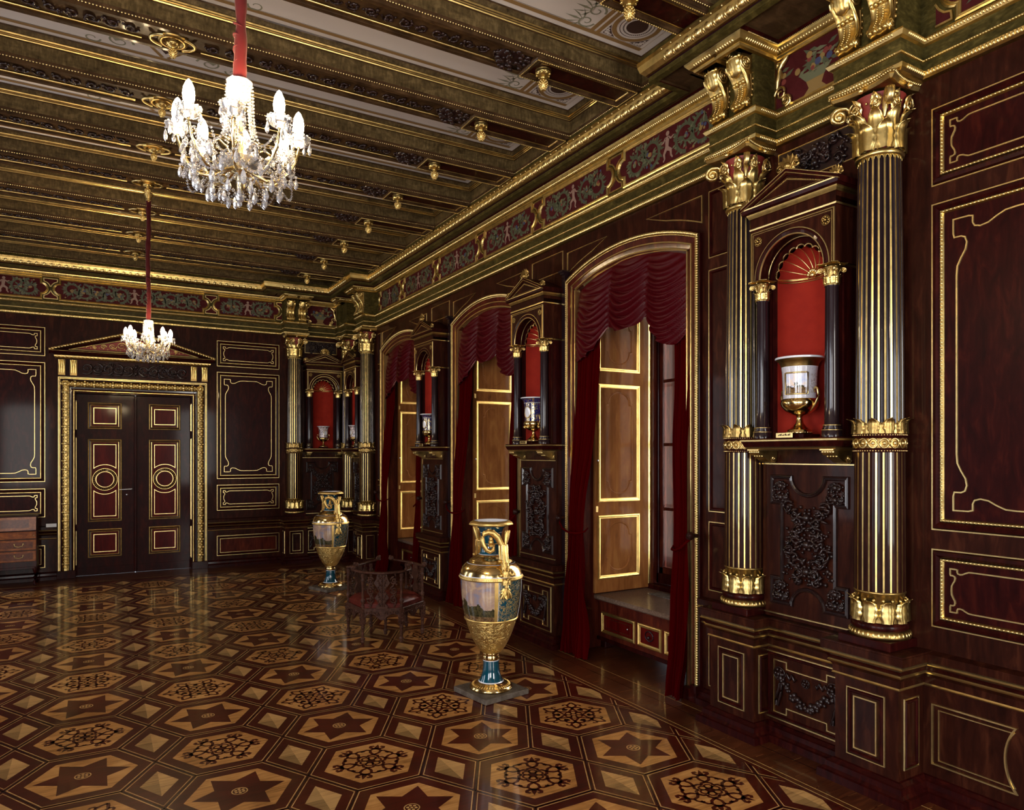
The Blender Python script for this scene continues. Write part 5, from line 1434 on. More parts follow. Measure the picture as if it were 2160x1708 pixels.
def tieback(side):
    root = empty('curtain_tieback', (0, 0, 0)); x = side*.935
    mb = MB(); ball(mb, (x, -.125, 1.345), .034, EBRED, 10, 7); rosette(mb, lambda V: np.asarray(V)@np.array([[1, 0, 0], [0, 0, 1], [0, -1, 0]], float)+np.array([x, -.125, 1.345]), 0, 0, .026, EBRED, .022)
    tube(mb, [(x, -.05, 1.345), (x, -.11, 1.345)], .016, EBRED, 8); mb.build('knob', root)
    mb = MB(); P = [(side*.935, -.10, 1.335), (side*.90, -.135, 1.30), (side*.82, -.15, 1.245), (side*.72, -.145, 1.215), (side*.62, -.115, 1.215), (side*.57, -.06, 1.235), (side*.60, .0, 1.26)]
    if side > 0: P = [(.935-(.935-x)*.72, y, z) for x, y, z in P]
    tube(mb, P, .012, VELV, 8, flat=.6, up=(0, 1, 0)); mb.build('cord', root)
    return root
va = valance(); dl, dr = drape(-1), drape(1); tl, tr = tieback(-1), tieback(1)
for i, c in enumerate(WINC):
    if i: va = va.copy(); dl = dl.copy(); dr = dr.copy(); [S.collection.objects.link(o) for o in (va, dl, dr)]; tl = copy_tree(tl); tr = copy_tree(tr)
    for o in (va, dl, dr, tl, tr): o.location = (XW, c, 0); o.rotation_euler = (0, 0, -pi/2)
    tag(va, 'gathered burgundy silk valance hanging in the arch of the %s window' % wname[i], 'valance', 'silk window valances')
    for o, n in ((dl, 'left'), (dr, 'right')): tag(o, 'crimson velvet drape tied back on the %s side of the %s window' % (n, wname[i]), 'curtain', 'crimson velvet drapes')
    for o, n in ((tl, 'left'), (tr, 'right')): tag(o, 'knob and cord tieback on the %s side of the %s window' % (n, wname[i]), 'tieback', 'curtain tiebacks')

# ================================================================== door in the far wall
door = empty('door_1', (DC, YF, 0)); tag(door, kind='structure')
mb = MB(); P = [(1.100, .13), (1.100, 3.235), (-1.100, 3.235), (-1.100, .13)]
sweep(mb, P, [(0, 0), (0, .030), (.004, .038), (.012, .038), (.016, .028), (.022, .034), (.030, .034), (.034, .022), (.050, .022), (.060, .030), (.085, .055), (.120, .060), (.150, .044), (.160, .018), (.185, .016), (.205, .024), (.212, .034), (.222, .034), (.228, .018), (.240, .010), (.240, -.05)], DARK, False, M0, 1,
      mats=[DARK, GOLDB, GOLDB, GOLD, DARK, GOLD, GOLD, DARK, DARK, GOLDO, GOLD, GOLD, GOLDO, EBONY, DARK, GOLDO, GOLD, GOLDB, DARK, DARK])
for (dx, w, h, o, z, sp) in ((0, .024, .036, .105, .056, .135),):
    sp_ = walk(P, sp, False, off=o, trim=.04)
    stamp(mb, bead(.026, .036, .022, GOLDB, 8, 3), sp_, M0, .052)
    for a, b in ((-.042, .022), (-.042, -.022), (.042, .022), (.042, -.022), (.0, .042), (0, -.042)):
        V, F, m = bead(.018, .015, .018, GOLD, 6, 3); V = np.array(V)+np.array([a, b, 0]); stamp(mb, (V, F, m), sp_, M0, .052)
    V, F, m = bead(.012, .030, .020, GOLDB, 6, 3); V = np.array(V)+np.array([.067, 0, 0]); stamp(mb, (V, F, m), sp_, M0, .052)
stamp(mb, bead(.006, .005, .006, GOLDB, 5, 2), walk(P, .016, False, off=.217), M0, .034)
for s in (-1, 1): box(mb, s*1.115, s*.855, -.075, 0, 0, .13, DARK, .006)
mb.build('door_surround', door)
for s in (-1, 1):
    mb = MB()
    for z0, z1 in ((.2, .74), (.86, 2.26), (2.40, 2.86)):
        MS = lambda V, s=s: np.stack([s*(DHW-.002-np.asarray(V)[:, 2]), np.asarray(V)[:, 0], np.asarray(V)[:, 1]], 1)
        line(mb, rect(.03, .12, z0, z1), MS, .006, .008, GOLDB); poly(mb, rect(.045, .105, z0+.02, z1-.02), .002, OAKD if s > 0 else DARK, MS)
    mb.build('reveal_panel', door)
    mb = MB(); x0, x1 = (-DHW, -.006) if s < 0 else (.006, DHW); c = s*.448
    box(mb, x0, x1, .150, .20, 0.004, DZ, DARK, .004); box(mb, x0, x1, .138, .150, .004, .13, DARK)
    lf_ = mb.build('door_leaf', door); MD = MW(-.150)
    for z0, z1 in ((.286, .757), (.875, 2.245), (2.410, 2.851)):
        mb = MB(); R = rect(c-.247, c+.247, z0, z1)
        sweep(mb, R, [(0, 0), (.004, .016), (.014, .020), (.022, .012), (.040, .010), (.046, .014), (.052, .010)], GOLDO, True, MD, 1, mats=[GOLDO, GOLDO, GOLDO, DARK, GOLD, GOLD])
        stamp(mb, bead(.006, .005, .006, GOLDB, 5, 2), walk(R, .016, off=.010, trim=.01), MD, .016)
        poly(mb, rect(c-.20, c+.20, z0+.045, z1-.045), .004, DOORR, MD)
        a = c-.160; b = c+.160
        if z1-z0 < 1: 
            line(mb, rect(a, b, z0+.092, z1-.092), MD, .007, .014, GOLDB); poly(mb, rect(a, b, z0+.092, z1-.092), .009, DOORR, MD)
        else:
            zc = 1.575; r = .245
            for t, ze in ((1, z1-.092), (-1, z0+.092)):
                A = [(c+x, zc+t*sqrt(r*r-x*x)) for x in np.linspace(-.16, .16, 13)]
                P = [(a, ze), (b, ze)]+A[::-1]
                if t > 0: P = P[::-1]
                line(mb, P, MD, .006, .012, GOLDB)
            sweep(mb, arc(c, zc, .187, 0, 2*pi, 32)[:-1], [(0, 0), (.004, .012), (.010, .012), (.016, .006), (.046, .012), (.054, .016), (.062, .016), (.068, .004)], GOLDO, True, MD, 1, mats=[GOLD, GOLD, DARK, DARK, GOLDO, GOLDB, GOLD])
            stamp(mb, bead(.012, .009, .010, GOLDO, 6, 2), walk(arc(c, zc, .158, 0, 2*pi, 32)[:-1], .024), MD, .008)
        mb.build('door_panel', lf_)
    if s < 0:
        mb = MB(); tube(mb, [(-.075, .15, 1.405), (-.075, .105, 1.405)], .010, STEEL, 8); tube(mb, [(-.060, .105, 1.408), (-.24, .103, 1.400)], .0095, STEEL, 8); ball(mb, (-.060, .105, 1.408), .013, STEEL)
        mb.build('door_handle', lf_)
        mb = MB(); lathe(mb, [(0, 0), (.022, 0), (.022, .008), (.012, .016), (0, .018)], STEEL, 14); M = mb; 
        mb2 = MB(); mb2.join(mb, lambda V: np.stack([V[:, 0]-.125, .150-V[:, 2], V[:, 1]+1.312], 1)); mb2.build('keyhole_cover', lf_)
    else:
        mb = MB(); box(mb, -.022, .022, .118, .155, .01, DZ-.01, DARK, .008); mb.build('meeting_stile', lf_)
# overdoor
mb = MB(); box(mb, -1.10, 1.10, -.10, 0, 3.235, 3.53, DARK); mb.build('overdoor_frieze', door)
mb = MB(); M = MW(.10); poly(mb, rect(-.80, .80, 3.262, 3.498), .002, DARK, M)
for sg in (-1, 1):
    for i in range(5):
        c = sg*(.12+.145*i); d = 1 if i % 2 else -1
        tube(mb, M(np.array([(c+p[0]*1.1, 3.38+p[1], .016) for p in spiral(0, 0, .085, .015, 1.4, a0=d*pi/2, d=sg*d, n=20)])), np.linspace(.018, .010, 20), CARVE, 6)
        tube(mb, M(np.array([(c-.06, 3.30, .014), (c, 3.285, .024), (c+.07, 3.30, .012)])), [.01, .02, .006], CARVE, 6)
relief(mb, -.78, .78, 3.275, 3.49, M, CARVE, 12, 7, .026, 1.0)
mb.build('carved_relief', door)
for x in (-1.046, -.886, .878, 1.05):
    mb = MB()
    for k in (-1, 0, 1): tube(mb, [(x+k*.027, -.135+.012*0, 3.495), (x+k*.027, -.130, 3.36), (x+k*.025, -.115, 3.262)], [.016, .014, .011], GOLD, 8)
    box(mb, x-.046, x+.046, -.13, -.10, 3.255, 3.50, GOLDO); mb.build('gilded_glyph', door)
mb = MB(); PP = [(-1.115, 0), (-1.115, -.115), (1.115, -.115), (1.115, 0)]
sweep(mb, PP, [(0, 3.515), (.010, 3.52), (.030, 3.545), (.034, 3.565), (.026, 3.572), (.034, 3.578), (.080, 3.60), (.092, 3.625), (.0, 3.635)], DARK, False, MZ(0), -1, mats=[GOLDO, GOLD, GOLD, GOLDO, DARK, DARK, DARK, DARK])
st_ = walk([(-1.13, 3.545), (1.13, 3.545)], .055, False)
stamp(mb, bead(.019, .015, .014, GOLDB, 7, 2), st_, MW(.138))
mb.build('overdoor_cornice', door)
AP = 4.035; HB = 1.215
mb = MB(); mb.add([(-HB, -.12, 3.635), (HB, -.12, 3.635), (0, -.12, AP-.05)], [(0, 1, 2)], MAHOG, False)
a = atan2(AP-3.66, HB)
for s in (-1, 1):
    V = []
    for t in (0, 1):
        x = s*HB*t; z = AP+(3.665-AP)*t
        for (y, dz) in ((0, 0.01), (-.205, .01), (-.205, -.012), (-.175, -.040), (-.15, -.045), (-.135, -.075), (-.12, -.08)): V.append((x, y, z+dz))
    mb.add(V, [(i, i+1, 8+i, 7+i) for i in range(6)]+[tuple(range(7, 14))], DARK, False)
    V2 = [(s*HB*t, y, AP+(3.665-AP)*t+dz) for t in (0, 1) for (y, dz) in ((-.206, .0), (-.215, -.018), (-.200, -.038), (-.180, -.048))]
    mb.add(V2, [(i, i+1, 5+i, 4+i) for i in range(3)], GOLDO)
    n = 30
    for k in range(n):
        t = (k+.5)/n; ball(mb, (s*HB*t, -.205, AP+(3.665-AP)*t-.022), .021, GOLDB, 7, 5, (1, .8, .9))
    tube(mb, [(s*.0, -.122, AP-.115), (s*.92, -.122, 3.672)], .006, GOLD, 5); tube(mb, [(0, -.122, 3.668), (s*.95, -.122, 3.668)], .006, GOLD, 5)
    tube(mb, [(0, -.205, 3.632), (s*HB, -.205, 3.632)], .006, GOLDO, 5)
mb.build('pediment', door)
mb = MB(); mb.add([(-.84, -.1225, 3.685), (.84, -.1225, 3.685), (0, -.1225, AP-.135)], [(0, 1, 2)], CRED, False)
for sg in (-1, 1):
    for i in range(5):
        x = sg*(.08+.13*i); h = (AP-.15-3.70)*(1-abs(x)/.86); r = max(.012, h*.42); d = 1 if i % 2 else -1
        tube(mb, [(x+p[0]*1.3, -.130, 3.70+h*.5+p[1]) for p in spiral(0, 0, r, r*.2, 1.5, a0=pi if sg > 0 else 0, d=d, n=16)], .008, GOLD, 5)
    for i in range(12): x = sg*(.05+.06*i); ball(mb, (x, -.128, 3.70+.01*(i % 3)), .011, GOLD, 5, 4)
mb.build('pediment_scrolls', door)
mb = MB(); box(mb, -.014*5, .014*5, -.006, 0, -.027, .027, PORC)
sg_ = mb.build('paper_label', None, (-.655, YF-.075, .868)); tag(sg_, 'small blank white card standing on the dado rail left of the door', 'card')
# ================================================================== painted porcelain materials
def landscape(name, z0, z1, sky=((.15, .18, .28), (.34, .22, .17), (.52, .36, .22)), tree=.9):
    m, nt, b = newmat(name)
    v = coords(nt); sx = nt.nodes.new('ShaderNodeSeparateXYZ'); nt.links.new(v, sx.inputs[0])
    h = nt.nodes.new('ShaderNodeMapRange'); h.inputs[1].default_value = z0; h.inputs[2].default_value = z1; nt.links.new(sx.outputs[2], h.inputs[0])
    s = 1/(z1-z0)
    cl = ramp(nt, noise(nt, v, 2.6*s, 5, .6, .6), [(.36, sky[0]), (.52, sky[1]), (.66, sky[2])])
    gr = ramp(nt, noise(nt, v, 14*s, 4, .7), [(.34, (.035, .018, .008)), (.52, (.16, .085, .035)), (.64, (.30, .20, .08)), (.74, (.60, .50, .38))])
    tr = ramp(nt, noise(nt, v, 16*s, 4, .7), [(.35, (.012, .014, .006)), (.6, (.07, .055, .022)), (.75, (.14, .11, .04))])
    m1 = math_(nt, 'GREATER_THAN', h.outputs[0], .30)
    line_ = math_(nt, 'ADD', math_(nt, 'MULTIPLY', noise(nt, v, 1.7*s, 5, .6), 2.6), -1.1+tree*.3)
    m2 = math_(nt, 'GREATER_THAN', h.outputs[0], line_)
    x1 = nt.nodes.new('ShaderNodeMix'); x1.data_type = 'RGBA'; nt.links.new(m2, x1.inputs[0]); nt.links.new(tr, x1.inputs[6]); nt.links.new(cl, x1.inputs[7])
    x2 = nt.nodes.new('ShaderNodeMix'); x2.data_type = 'RGBA'; nt.links.new(m1, x2.inputs[0]); nt.links.new(gr, x2.inputs[6]); nt.links.new(x1.outputs[2], x2.inputs[7])
    nt.links.new(x2.outputs[2], b.inputs['Base Color'])
    b.inputs['Roughness'].default_value = .15; b.inputs['Coat Weight'].default_value = .5
    return m
def patterned(name, base, fig, scale, thr=(.50, .53), metal=1.0, kind='noise'):
    m, nt, b = newmat(name); v = coords(nt)
    if kind == 'noise': f = noise(nt, v, scale, 2, .5, 2.5)
    else:
        w = nt.nodes.new('ShaderNodeTexVoronoi'); w.inputs['Scale'].default_value = scale; nt.links.new(v, w.inputs['Vector']); f = w.outputs['Distance']
    a = math_(nt, 'SUBTRACT', f, thr[0]); a = math_(nt, 'ABSOLUTE', a); k = math_(nt, 'LESS_THAN', a, thr[1]-thr[0])
    x = nt.nodes.new('ShaderNodeMix'); x.data_type = 'RGBA'; nt.links.new(k, x.inputs[0]); x.inputs[6].default_value = (*base, 1); x.inputs[7].default_value = (*fig, 1)
    nt.links.new(x.outputs[2], b.inputs['Base Color'])
    if metal: nt.links.new(math_(nt, 'MULTIPLY', k, metal*.8), b.inputs['Metallic'])
    b.inputs['Roughness'].default_value = .2; b.inputs['Coat Weight'].default_value = .5
    return m
SCENE1 = landscape('vase_landscape_painting', .575, .935)
TEALG = patterned('teal_with_gold_scrolls', (.004, .05, .075), (.40, .28, .10), 24, (.50, .55), .25)
GOLDE = goldm('embossed_gilt_porcelain', (.80, .54, .18), .36, .0, .25)
_b = GOLDE.node_tree.nodes['Principled BSDF']; bump(GOLDE.node_tree, _b, noise(GOLDE.node_tree, coords(GOLDE.node_tree), 34, 3, .5, 2.5), .8, .012)
GOLDV = goldm('burnished_gilt_porcelain', (.82, .58, .24), .17, .02, .25)
COBG = patterned('cobalt_with_gold_leaves', (.006, .010, .11), (.80, .58, .22), 26, (.50, .535))
WHTG = patterned('white_porcelain_with_brown_lattice', (.62, .60, .62), (.16, .07, .04), 40, (.50, .525), 0)
DRKG = patterned('dark_porcelain_with_flowers', (.03, .02, .04), (.65, .52, .50), 14, (.50, .58), 0)
WSPK = patterned('speckled_white_porcelain', (.60, .58, .62), (.35, .30, .34), 150, (.25, .30), 0, 'voronoi')

def sector(mb, prof, m, a0, a1, n=14, c=(0, 0)): lathe(mb, prof, m, n, c, True, radians(a0), radians(a1))
def make_vase():
    root = empty('porcelain_vase', (0, 0, 0))
    mb = MB(); box(mb, -.225, .225, -.225, .225, .003, .060, PLINTH, .004); mb.build('square_plinth', root).rotation_euler = (0, 0, radians(9-269))
    mb = MB()
    lathe(mb, [(.0, .060), (.186, .060), (.190, .066), (.190, .086), (.184, .090), (.184, .098), (.176, .104), (.150, .118), (.130, .134), (.124, .140), (.118, .143), (.113, .147)], GOLDV, 48)
    ring_stamp(mb, bead(.007, .015, .010, GOLDM, 6, 2), 44, .158, .112, (0, 0), 0, -.9)
    mb.build('gilded_foot', root)
    mb = MB(); lathe(mb, [(.113, .147), (.105, .152)], PORC, 40); lathe(mb, [(.105, .152), (.092, .17), (.080, .195), (.073, .225), (.070, .26), (.070, .275)], TEAL, 40); lathe(mb, [(.071, .275), (.075, .278), (.075, .281)], PORC, 40)
    mb.build('blue_stem', root)
    mb = MB(); lathe(mb, [(.074, .281), (.078, .285), (.078, .305), (.072, .31), (.080, .315), (.078, .325)], GOLDV, 40); mb.build('gilded_collar', root)
    mb = MB(); lathe(mb, [(.078, .325), (.095, .335), (.125, .365), (.160, .415), (.190, .47), (.212, .52), (.226, .555)], GOLDE, 56)
    mb.build('embossed_lower_body', root)
    mb = MB(); lathe(mb, [(.226, .555), (.236, .560), (.238, .568), (.232, .575)], GOLDM, 56); 
    lathe(mb, [(.268, .938), (.279, .942), (.282, .952), (.276, .962), (.279, .968), (.274, .976)], GOLDM, 56)
    ring_stamp(mb, bead(.005, .005, .005, GOLDB, 5, 2), 90, .279, .957); mb.build('gilded_bands', root)['kind'] = 'stuff'
    prof = [(.231, .575), (.240, .62), (.250, .68), (.258, .75), (.264, .82), (.267, .88), (.268, .938)]
    for k in (0, 180):
        mb = MB(); sector(mb, prof, TEALG, k-14, k+57, 18); mb.build('patterned_panel', root)
        mb = MB(); sector(mb, prof, SCENE1, k+63, k+159, 24); mb.build('painted_scene', root)
        mb = MB()
        for a0, a1 in ((57, 63), (159, 166)): sector(mb, [(r+.001, z) for r, z in prof], GOLDM, k+a0, k+a1, 3)
        for a in (-13.5, 56.5): tube(mb, [((r+.001)*cos(radians(k+a)), (r+.001)*sin(radians(k+a)), z) for r, z in prof], .002, PORC, 4)
        mb.build('gilded_border', root)
    mb = MB(); lathe(mb, [(.274, .976), (.273, .982)], PORC, 56)
    lathe(mb, [(.273, .982), (.270, .998), (.262, 1.018), (.248, 1.042), (.228, 1.062), (.214, 1.070)], GOLDV, 56); lathe(mb, [(.214, 1.070), (.208, 1.073)], PORC, 56)
    lathe(mb, [(.208, 1.073), (.198, 1.076), (.190, 1.082), (.190, 1.098), (.183, 1.103), (.165, 1.118), (.140, 1.132), (.125, 1.138), (.122, 1.146), (.112, 1.150)], GOLDV, 56)
    mb.build('gilded_shoulder', root)
    mb = MB(); lathe(mb, [(.112, 1.150), (.104, 1.154)], PORC, 44); lathe(mb, [(.104, 1.154), (.095, 1.17), (.090, 1.20), (.0885, 1.25), (.089, 1.29), (.096, 1.34), (.112, 1.375), (.130, 1.392), (.142, 1.398)], TEAL, 44)
    tube(mb, [(.091*cos(t), .091*sin(t), 1.245) for t in np.linspace(0, 2*pi, 40)[:-1]], .004, GOLDB, 5, True); mb.build('blue_neck', root)
    mb = MB(); lathe(mb, [(.142, 1.398), (.168, 1.402), (.186, 1.408), (.192, 1.416), (.186, 1.428), (.168, 1.440), (.152, 1.444)], GOLDM, 56)
    ring_stamp(mb, bead(.0045, .020, .008, GOLDM, 5, 2), 76, .172, 1.428, (0, 0), 0, -1.1)
    mb.build('gilded_rim', root)
    mb = MB(); lathe(mb, [(.152, 1.444), (.146, 1.440), (.128, 1.41), (.105, 1.37), (.085, 1.30), (.085, 1.16), (0, 1.15)], PORC, 44); mb.build('white_lining', root)
    for sg in (1, -1):
        mb = MB(); X = lambda r, t, z: (sg*r, sg*t, z)
        # shell, calyxes, band
        L = leaf(.085, .105, .015, .020, GOLDM, lobes=4, tipd=.0); V = np.asarray(L[0]); mb.add(np.stack([sg*(.268+V[:, 2]), sg*V[:, 0], .885-V[:, 1]], 1), L[1], GOLDM)
        for k in range(5): tube(mb, [X(.272, 0, .885), X(.285, (k-2)*.018, .83), X(.275, (k-2)*.024, .79)], .009, GOLDM, 5)
        for z, r in ((.892, .020), (.900, .024), (.908, .020)): ball(mb, X(.280, 0, z), r, GOLDB, 10, 5, (1, 1, .35))
        for (z, h, w, o) in ((.915, .07, .060, .282), (.985, .075, .066, .288), (1.03, .085, .055, .262)):
            for a in (-.9, -.3, .3, .9):
                L = leaf(w*.6, h, .018, .012, GOLDM, lobes=3, tipd=.2); V = np.asarray(L[0]); rr = w*.5+V[:, 2]
                mb.add(np.stack([sg*(o-.02+rr*cos(a)-V[:, 0]*sin(a)), sg*(rr*sin(a)+V[:, 0]*cos(a)), z+V[:, 1]], 1), L[1], GOLDM)
            ball(mb, X(o, 0, z+h*.4), w*.48, GOLDM, 9, 6, (.8, 1, 1.1))
        for t in (-1, 1): ball(mb, X(.285, t*.052, 1.0), .018, GOLDM, 8, 5); ball(mb, X(.245, t*.045, 1.115), .016, GOLDM, 8, 5)
        tube(mb, [X(.262, 0, 1.06), X(.235, 0, 1.12), X(.215, .005, 1.18), X(.205, .010, 1.25)], [.034, .036, .036, .038], GOLDM, 12)
        for k in range(8):
            a = 2*pi*k/8; tube(mb, [X(.240+.036*cos(a), .036*sin(a), 1.10), X(.215+.037*cos(a), .005+.037*sin(a), 1.18), X(.205+.038*cos(a), .01+.038*sin(a), 1.245)], .007, GOLDV, 5)
        ball(mb, X(.205, .01, 1.25), .044, GOLDB, 14, 4, (1, 1, .16))
        # upright plume and the curl that loops beside the neck
        for k in (-1, 0, 1): tube(mb, [X(.205, .030, 1.25), X(.208, .040+k*.006, 1.31), X(.21, .045+k*.016, 1.36), X(.215, .048+k*.02, 1.372)], [.014, .018, .013, .006], GOLDM, 7)
        P = [X(.200, -.005, 1.25), X(.19, -.035, 1.315), X(.178, -.075, 1.352), X(.165, -.115, 1.362), X(.155, -.150, 1.345), X(.15, -.163, 1.30), X(.155, -.155, 1.25), X(.165, -.130, 1.21), X(.175, -.100, 1.195), X(.18, -.075, 1.21), X(.18, -.070, 1.235)]
        tube(mb, P, [.026, .028, .028, .026, .022, .021, .021, .021, .020, .016, .012], GOLDM, 10)
        for k in range(6): p = P[k+1]; ball(mb, (p[0]*1.04, p[1], p[2]+.02), .012, GOLDM, 6, 4)
        ball(mb, X(.175, -.092, 1.275), .024, GOLDM, 9, 6); ball(mb, X(.175, -.092, 1.30), .017, GOLDM, 8, 6, (1, 1, 1.3)); ball(mb, X(.178, -.090, 1.245), .034, GOLDM, 10, 5, (1, 1, .35))
        mb.build('gilded_handle', root)
    ZK = [0, .060, .098, .147, .281, .325, .555, .575, .938, .976, 1.070, 1.150, 1.45]; ZN = [0, .045, .075, .105, .285, .345, .625, .645, .965, 1.0, 1.095, 1.165, 1.45]
    for ch in root.children:
        me = ch.data; co = np.zeros(len(me.vertices)*3, np.float32); me.vertices.foreach_get('co', co); co = co.reshape(-1, 3)
        co[:, 2] = np.interp(co[:, 2], ZK, ZN)
        if 'plinth' not in ch.name: co[:, :2] *= .95
        me.vertices.foreach_set('co', co.ravel()); me.update()
    return root
v0 = make_vase(); v0.location = (2.833, 5.178, 0); v0.rotation_euler = (0, 0, radians(269))
tag(v0, 'large gilded blue porcelain vase standing nearest, on a square stone plinth', 'vase', 'large floor vases')
v1 = copy_tree(v0); v1.location = (2.960, 10.36, 0); v1.rotation_euler = (0, 0, radians(279))
tag(v1, 'large gilded blue porcelain vase standing farther off, left of the carved chair', 'vase', 'large floor vases')

# ------------------------------------------------------------------ urns in the niches
def make_urn(kind, loc, rz, label, s=1.0, plate=True, high=False):
    root = empty('porcelain_urn', loc, rz); q = lambda L: [(r*s, .026+z*s) for r, z in L]
    mb = MB(); box(mb, -.095*s, .095*s, -.085*s, .085*s, 0, .024, DARK); mb.build('base_block', root)
    mb = MB(); lathe(mb, q([(0, 0), (.082, 0), (.084, .012), (.078, .018), (.080, .026), (.070, .032), (.045, .050), (.026, .075), (.020, .105), (.021, .118), (.028, .124)]), GOLDV, 32)
    ring_stamp(mb, bead(.006*s, .005*s, .005*s, GOLDB, 5, 2), 26, .082*s, .036); mb.build('gilded_foot', root)
    mb = MB()
    lathe(mb, q([(.028, .124), (.060, .134), (.095, .158), (.118, .190), (.124, .212), (.118, .232), (.108, .240)]), GOLDV, 36)
    if high:
        for k in range(10): a = 2*pi*k/10; ball(mb, (.112*s*cos(a), .112*s*sin(a), .026+.17*s), .020*s, GOLD, 7, 5)
    mb.build('gilded_bowl', root)
    main = {'white': WSPK, 'cobalt': COBG, 'flower': DRKG}[kind]
    pr = [(.1075, .240), (.1075, .30), (.110, .36), (.1135, .42), (.118, .452)]
    if kind == 'white':
        mb = MB(); lathe(mb, q(pr), WSPK, 40); mb.build('body', root)
        pp = [(r+.0012, z) for r, z in ((.1075, .272), (.108, .30), (.110, .36), (.112, .405))]
        land = landscape('urn_landscape_painting', .026+.27*s, .026+.41*s, ((.45, .55, .80), (.70, .68, .78), (.85, .68, .55)), .35)
        for a in (-65, 115):
            mb = MB(); sector(mb, q(pp), land, a-36, a+36, 18); mb.build('painted_scene', root)
            mb = MB(); P = []
            for t in np.linspace(-39, 39, 14): P.append(((.1105*s+.003)*cos(radians(a+t)), (.1105*s+.003)*sin(radians(a+t)), .026+.268*s))
            for t in np.linspace(39, -39, 14): P.append(((.1145*s+.002)*cos(radians(a+t)), (.1145*s+.002)*sin(radians(a+t)), .026+.412*s))
            tube(mb, P, .0055*s, GOLDB, 5, True); mb.build('gilded_border', root)
            mb = MB(); sector(mb, q(pp), WHTG, a+52, a+118, 14); mb.build('patterned_panel', root)
    else:
        mb = MB(); lathe(mb, q(pr), main, 40); mb.build('body', root)
        mb = MB()
        for a in (-75, 105):
            V = [((.1125*s+.003)*cos(radians(a+24*cos(t))), (.1125*s+.003)*sin(radians(a+24*cos(t))), .026+(.345+.065*sin(t))*s) for t in np.linspace(0, 2*pi, 20)[:-1]]
            mb.add(V, [tuple(range(19))], PORC, False); tube(mb, V, .005*s, GOLDB, 5, True)
        mb.build('medallion', root)
    mb = MB(); lathe(mb, q([(.118, .452), (.119, .456)]), PORC, 40); lathe(mb, q([(.119, .456), (.126, .480), (.142, .500), (.156, .508)]), GOLDO if kind == 'white' else main, 40)
    lathe(mb, q([(.156, .508), (.160, .512), (.160, .520), (.154, .523), (.135, .512), (.112, .470), (.100, .40), (.095, .26), (0, .25)]), PORC, 40); mb.build('flared_rim', root)
    for a in (-4, 176):
        mb = MB(); ca, sa = cos(radians(a)), sin(radians(a))
        P = [(.090, .155), (.118, .185), (.148, .225), (.158, .265), (.150, .300), (.134, .312), (.120, .300), (.122, .284), (.132, .282)]
        tube(mb, [(r*s*ca, r*s*sa, .026+z*s) for r, z in P], np.array([.004, .007, .009, .009, .009, .009, .008, .007, .007])*s, GOLDB, 7); mb.build('scroll_handle', root)
    tag(root, label, 'urn', 'porcelain urns in the niches')
    if plate:
        mb = MB(); box(mb, -.075, .055, -.006, 0, 0, .034, GOLDB, .002)
        for k in range(9): box(mb, -.055+.011*k, -.050+.011*k+.003*(k % 2), -.0075, -.006, .014, .021+.003*(k % 3), EBRED)
        return mb
def niche_pos(i, o=.172):
    loc, rz = niches[i][0], niches[i][1]
    return ((loc[0]-o, loc[1], 2.1055) if rz else (loc[0], loc[1]-o, 2.1055)), rz
for i, kind, lab, s, hi in ((0, 'white', 'white urn painted with a landscape in the nearest red niche', .97, False), (1, 'cobalt', 'cobalt blue urn with gold leaves in the niche beside the nearest window', .90, True),
                            (2, 'cobalt', 'cobalt blue and gold urn in the niche between the middle and farthest windows', .82, False), (3, 'flower', 'small urn in the corner niche of the window wall, half hidden by columns', .74, False), (4, 'flower', 'dark flowered urn with gilt bowl in the corner niche of the door wall', .74, False)):
    p, rz = niche_pos(i); pm = make_urn(kind, p, rz, lab, s, i < 3, hi)
    if i < 3:
        pl = pm.build('label_plate', None, (XW-.285, p[1]+.02, 2.1055), rz)
        tag(pl, 'small gilt label plate on the shelf below the %s' % lab.split(' in the')[0], 'label plate', 'gilt label plates on the shelves')
# ================================================================== chandeliers
CRYST, nt_, b_c = newmat('cut_crystal')
b_c.inputs['Base Color'].default_value = (.98, .97, 1, 1); b_c.inputs['Roughness'].default_value = .06; b_c.inputs['Transmission Weight'].default_value = .80
b_c.inputs['IOR'].default_value = 1.52; b_c.inputs['Specular IOR Level'].default_value = .9; b_c.inputs['Coat Weight'].default_value = .6
BULB = pbr('lit_candle_bulb', (1, .9, .7), .5, emit=(1, .74, .42), es=420)
CANDLE = pbr('candle_sleeve', (.85, .75, .6), .5, emit=(1, .72, .42), es=14)
ARMG = goldm('gilt_glass_arm', (.9, .72, .36), .22)
def bead_t(r, n=6): 
    V = [(0, 0, -r)]+[(r*cos(2*pi*i/n), r*sin(2*pi*i/n), 0) for i in range(n)]+[(0, 0, r)]
    F = [(0, 1+(i+1) % n, 1+i) for i in range(n)]+[(n+1, 1+i, 1+(i+1) % n) for i in range(n)]
    return np.array(V), np.array(F)
BT = bead_t(1)
def beads(mb, P, r, gap=2.1):
    P = np.array(P, float); d = np.r_[0, np.cumsum(np.linalg.norm(np.diff(P, axis=0), axis=1))]
    n = max(1, int(d[-1]/(r*gap)))
    for k in range(n):
        t = (k+.5)*d[-1]/n; q = [np.interp(t, d, P[:, i]) for i in range(3)]; mb.add(BT[0]*r*np.array([1, 1, 1.0])+q, BT[1], CRYST, False)
def drop(mb, x, y, z, L, w):
    """faceted almond drop hanging from (x,y,z)"""
    ball(mb, (x, y, z-w*.25), w*.28, CRYST, 6, 4)
    lathe(mb, [(0, z-w*.5), (w*.30, z-w*.5-L*.22), (w*.50, z-w*.5-L*.58), (w*.36, z-w*.5-L*.84), (0, z-w*.5-L)], CRYST, 7, (x, y), False)
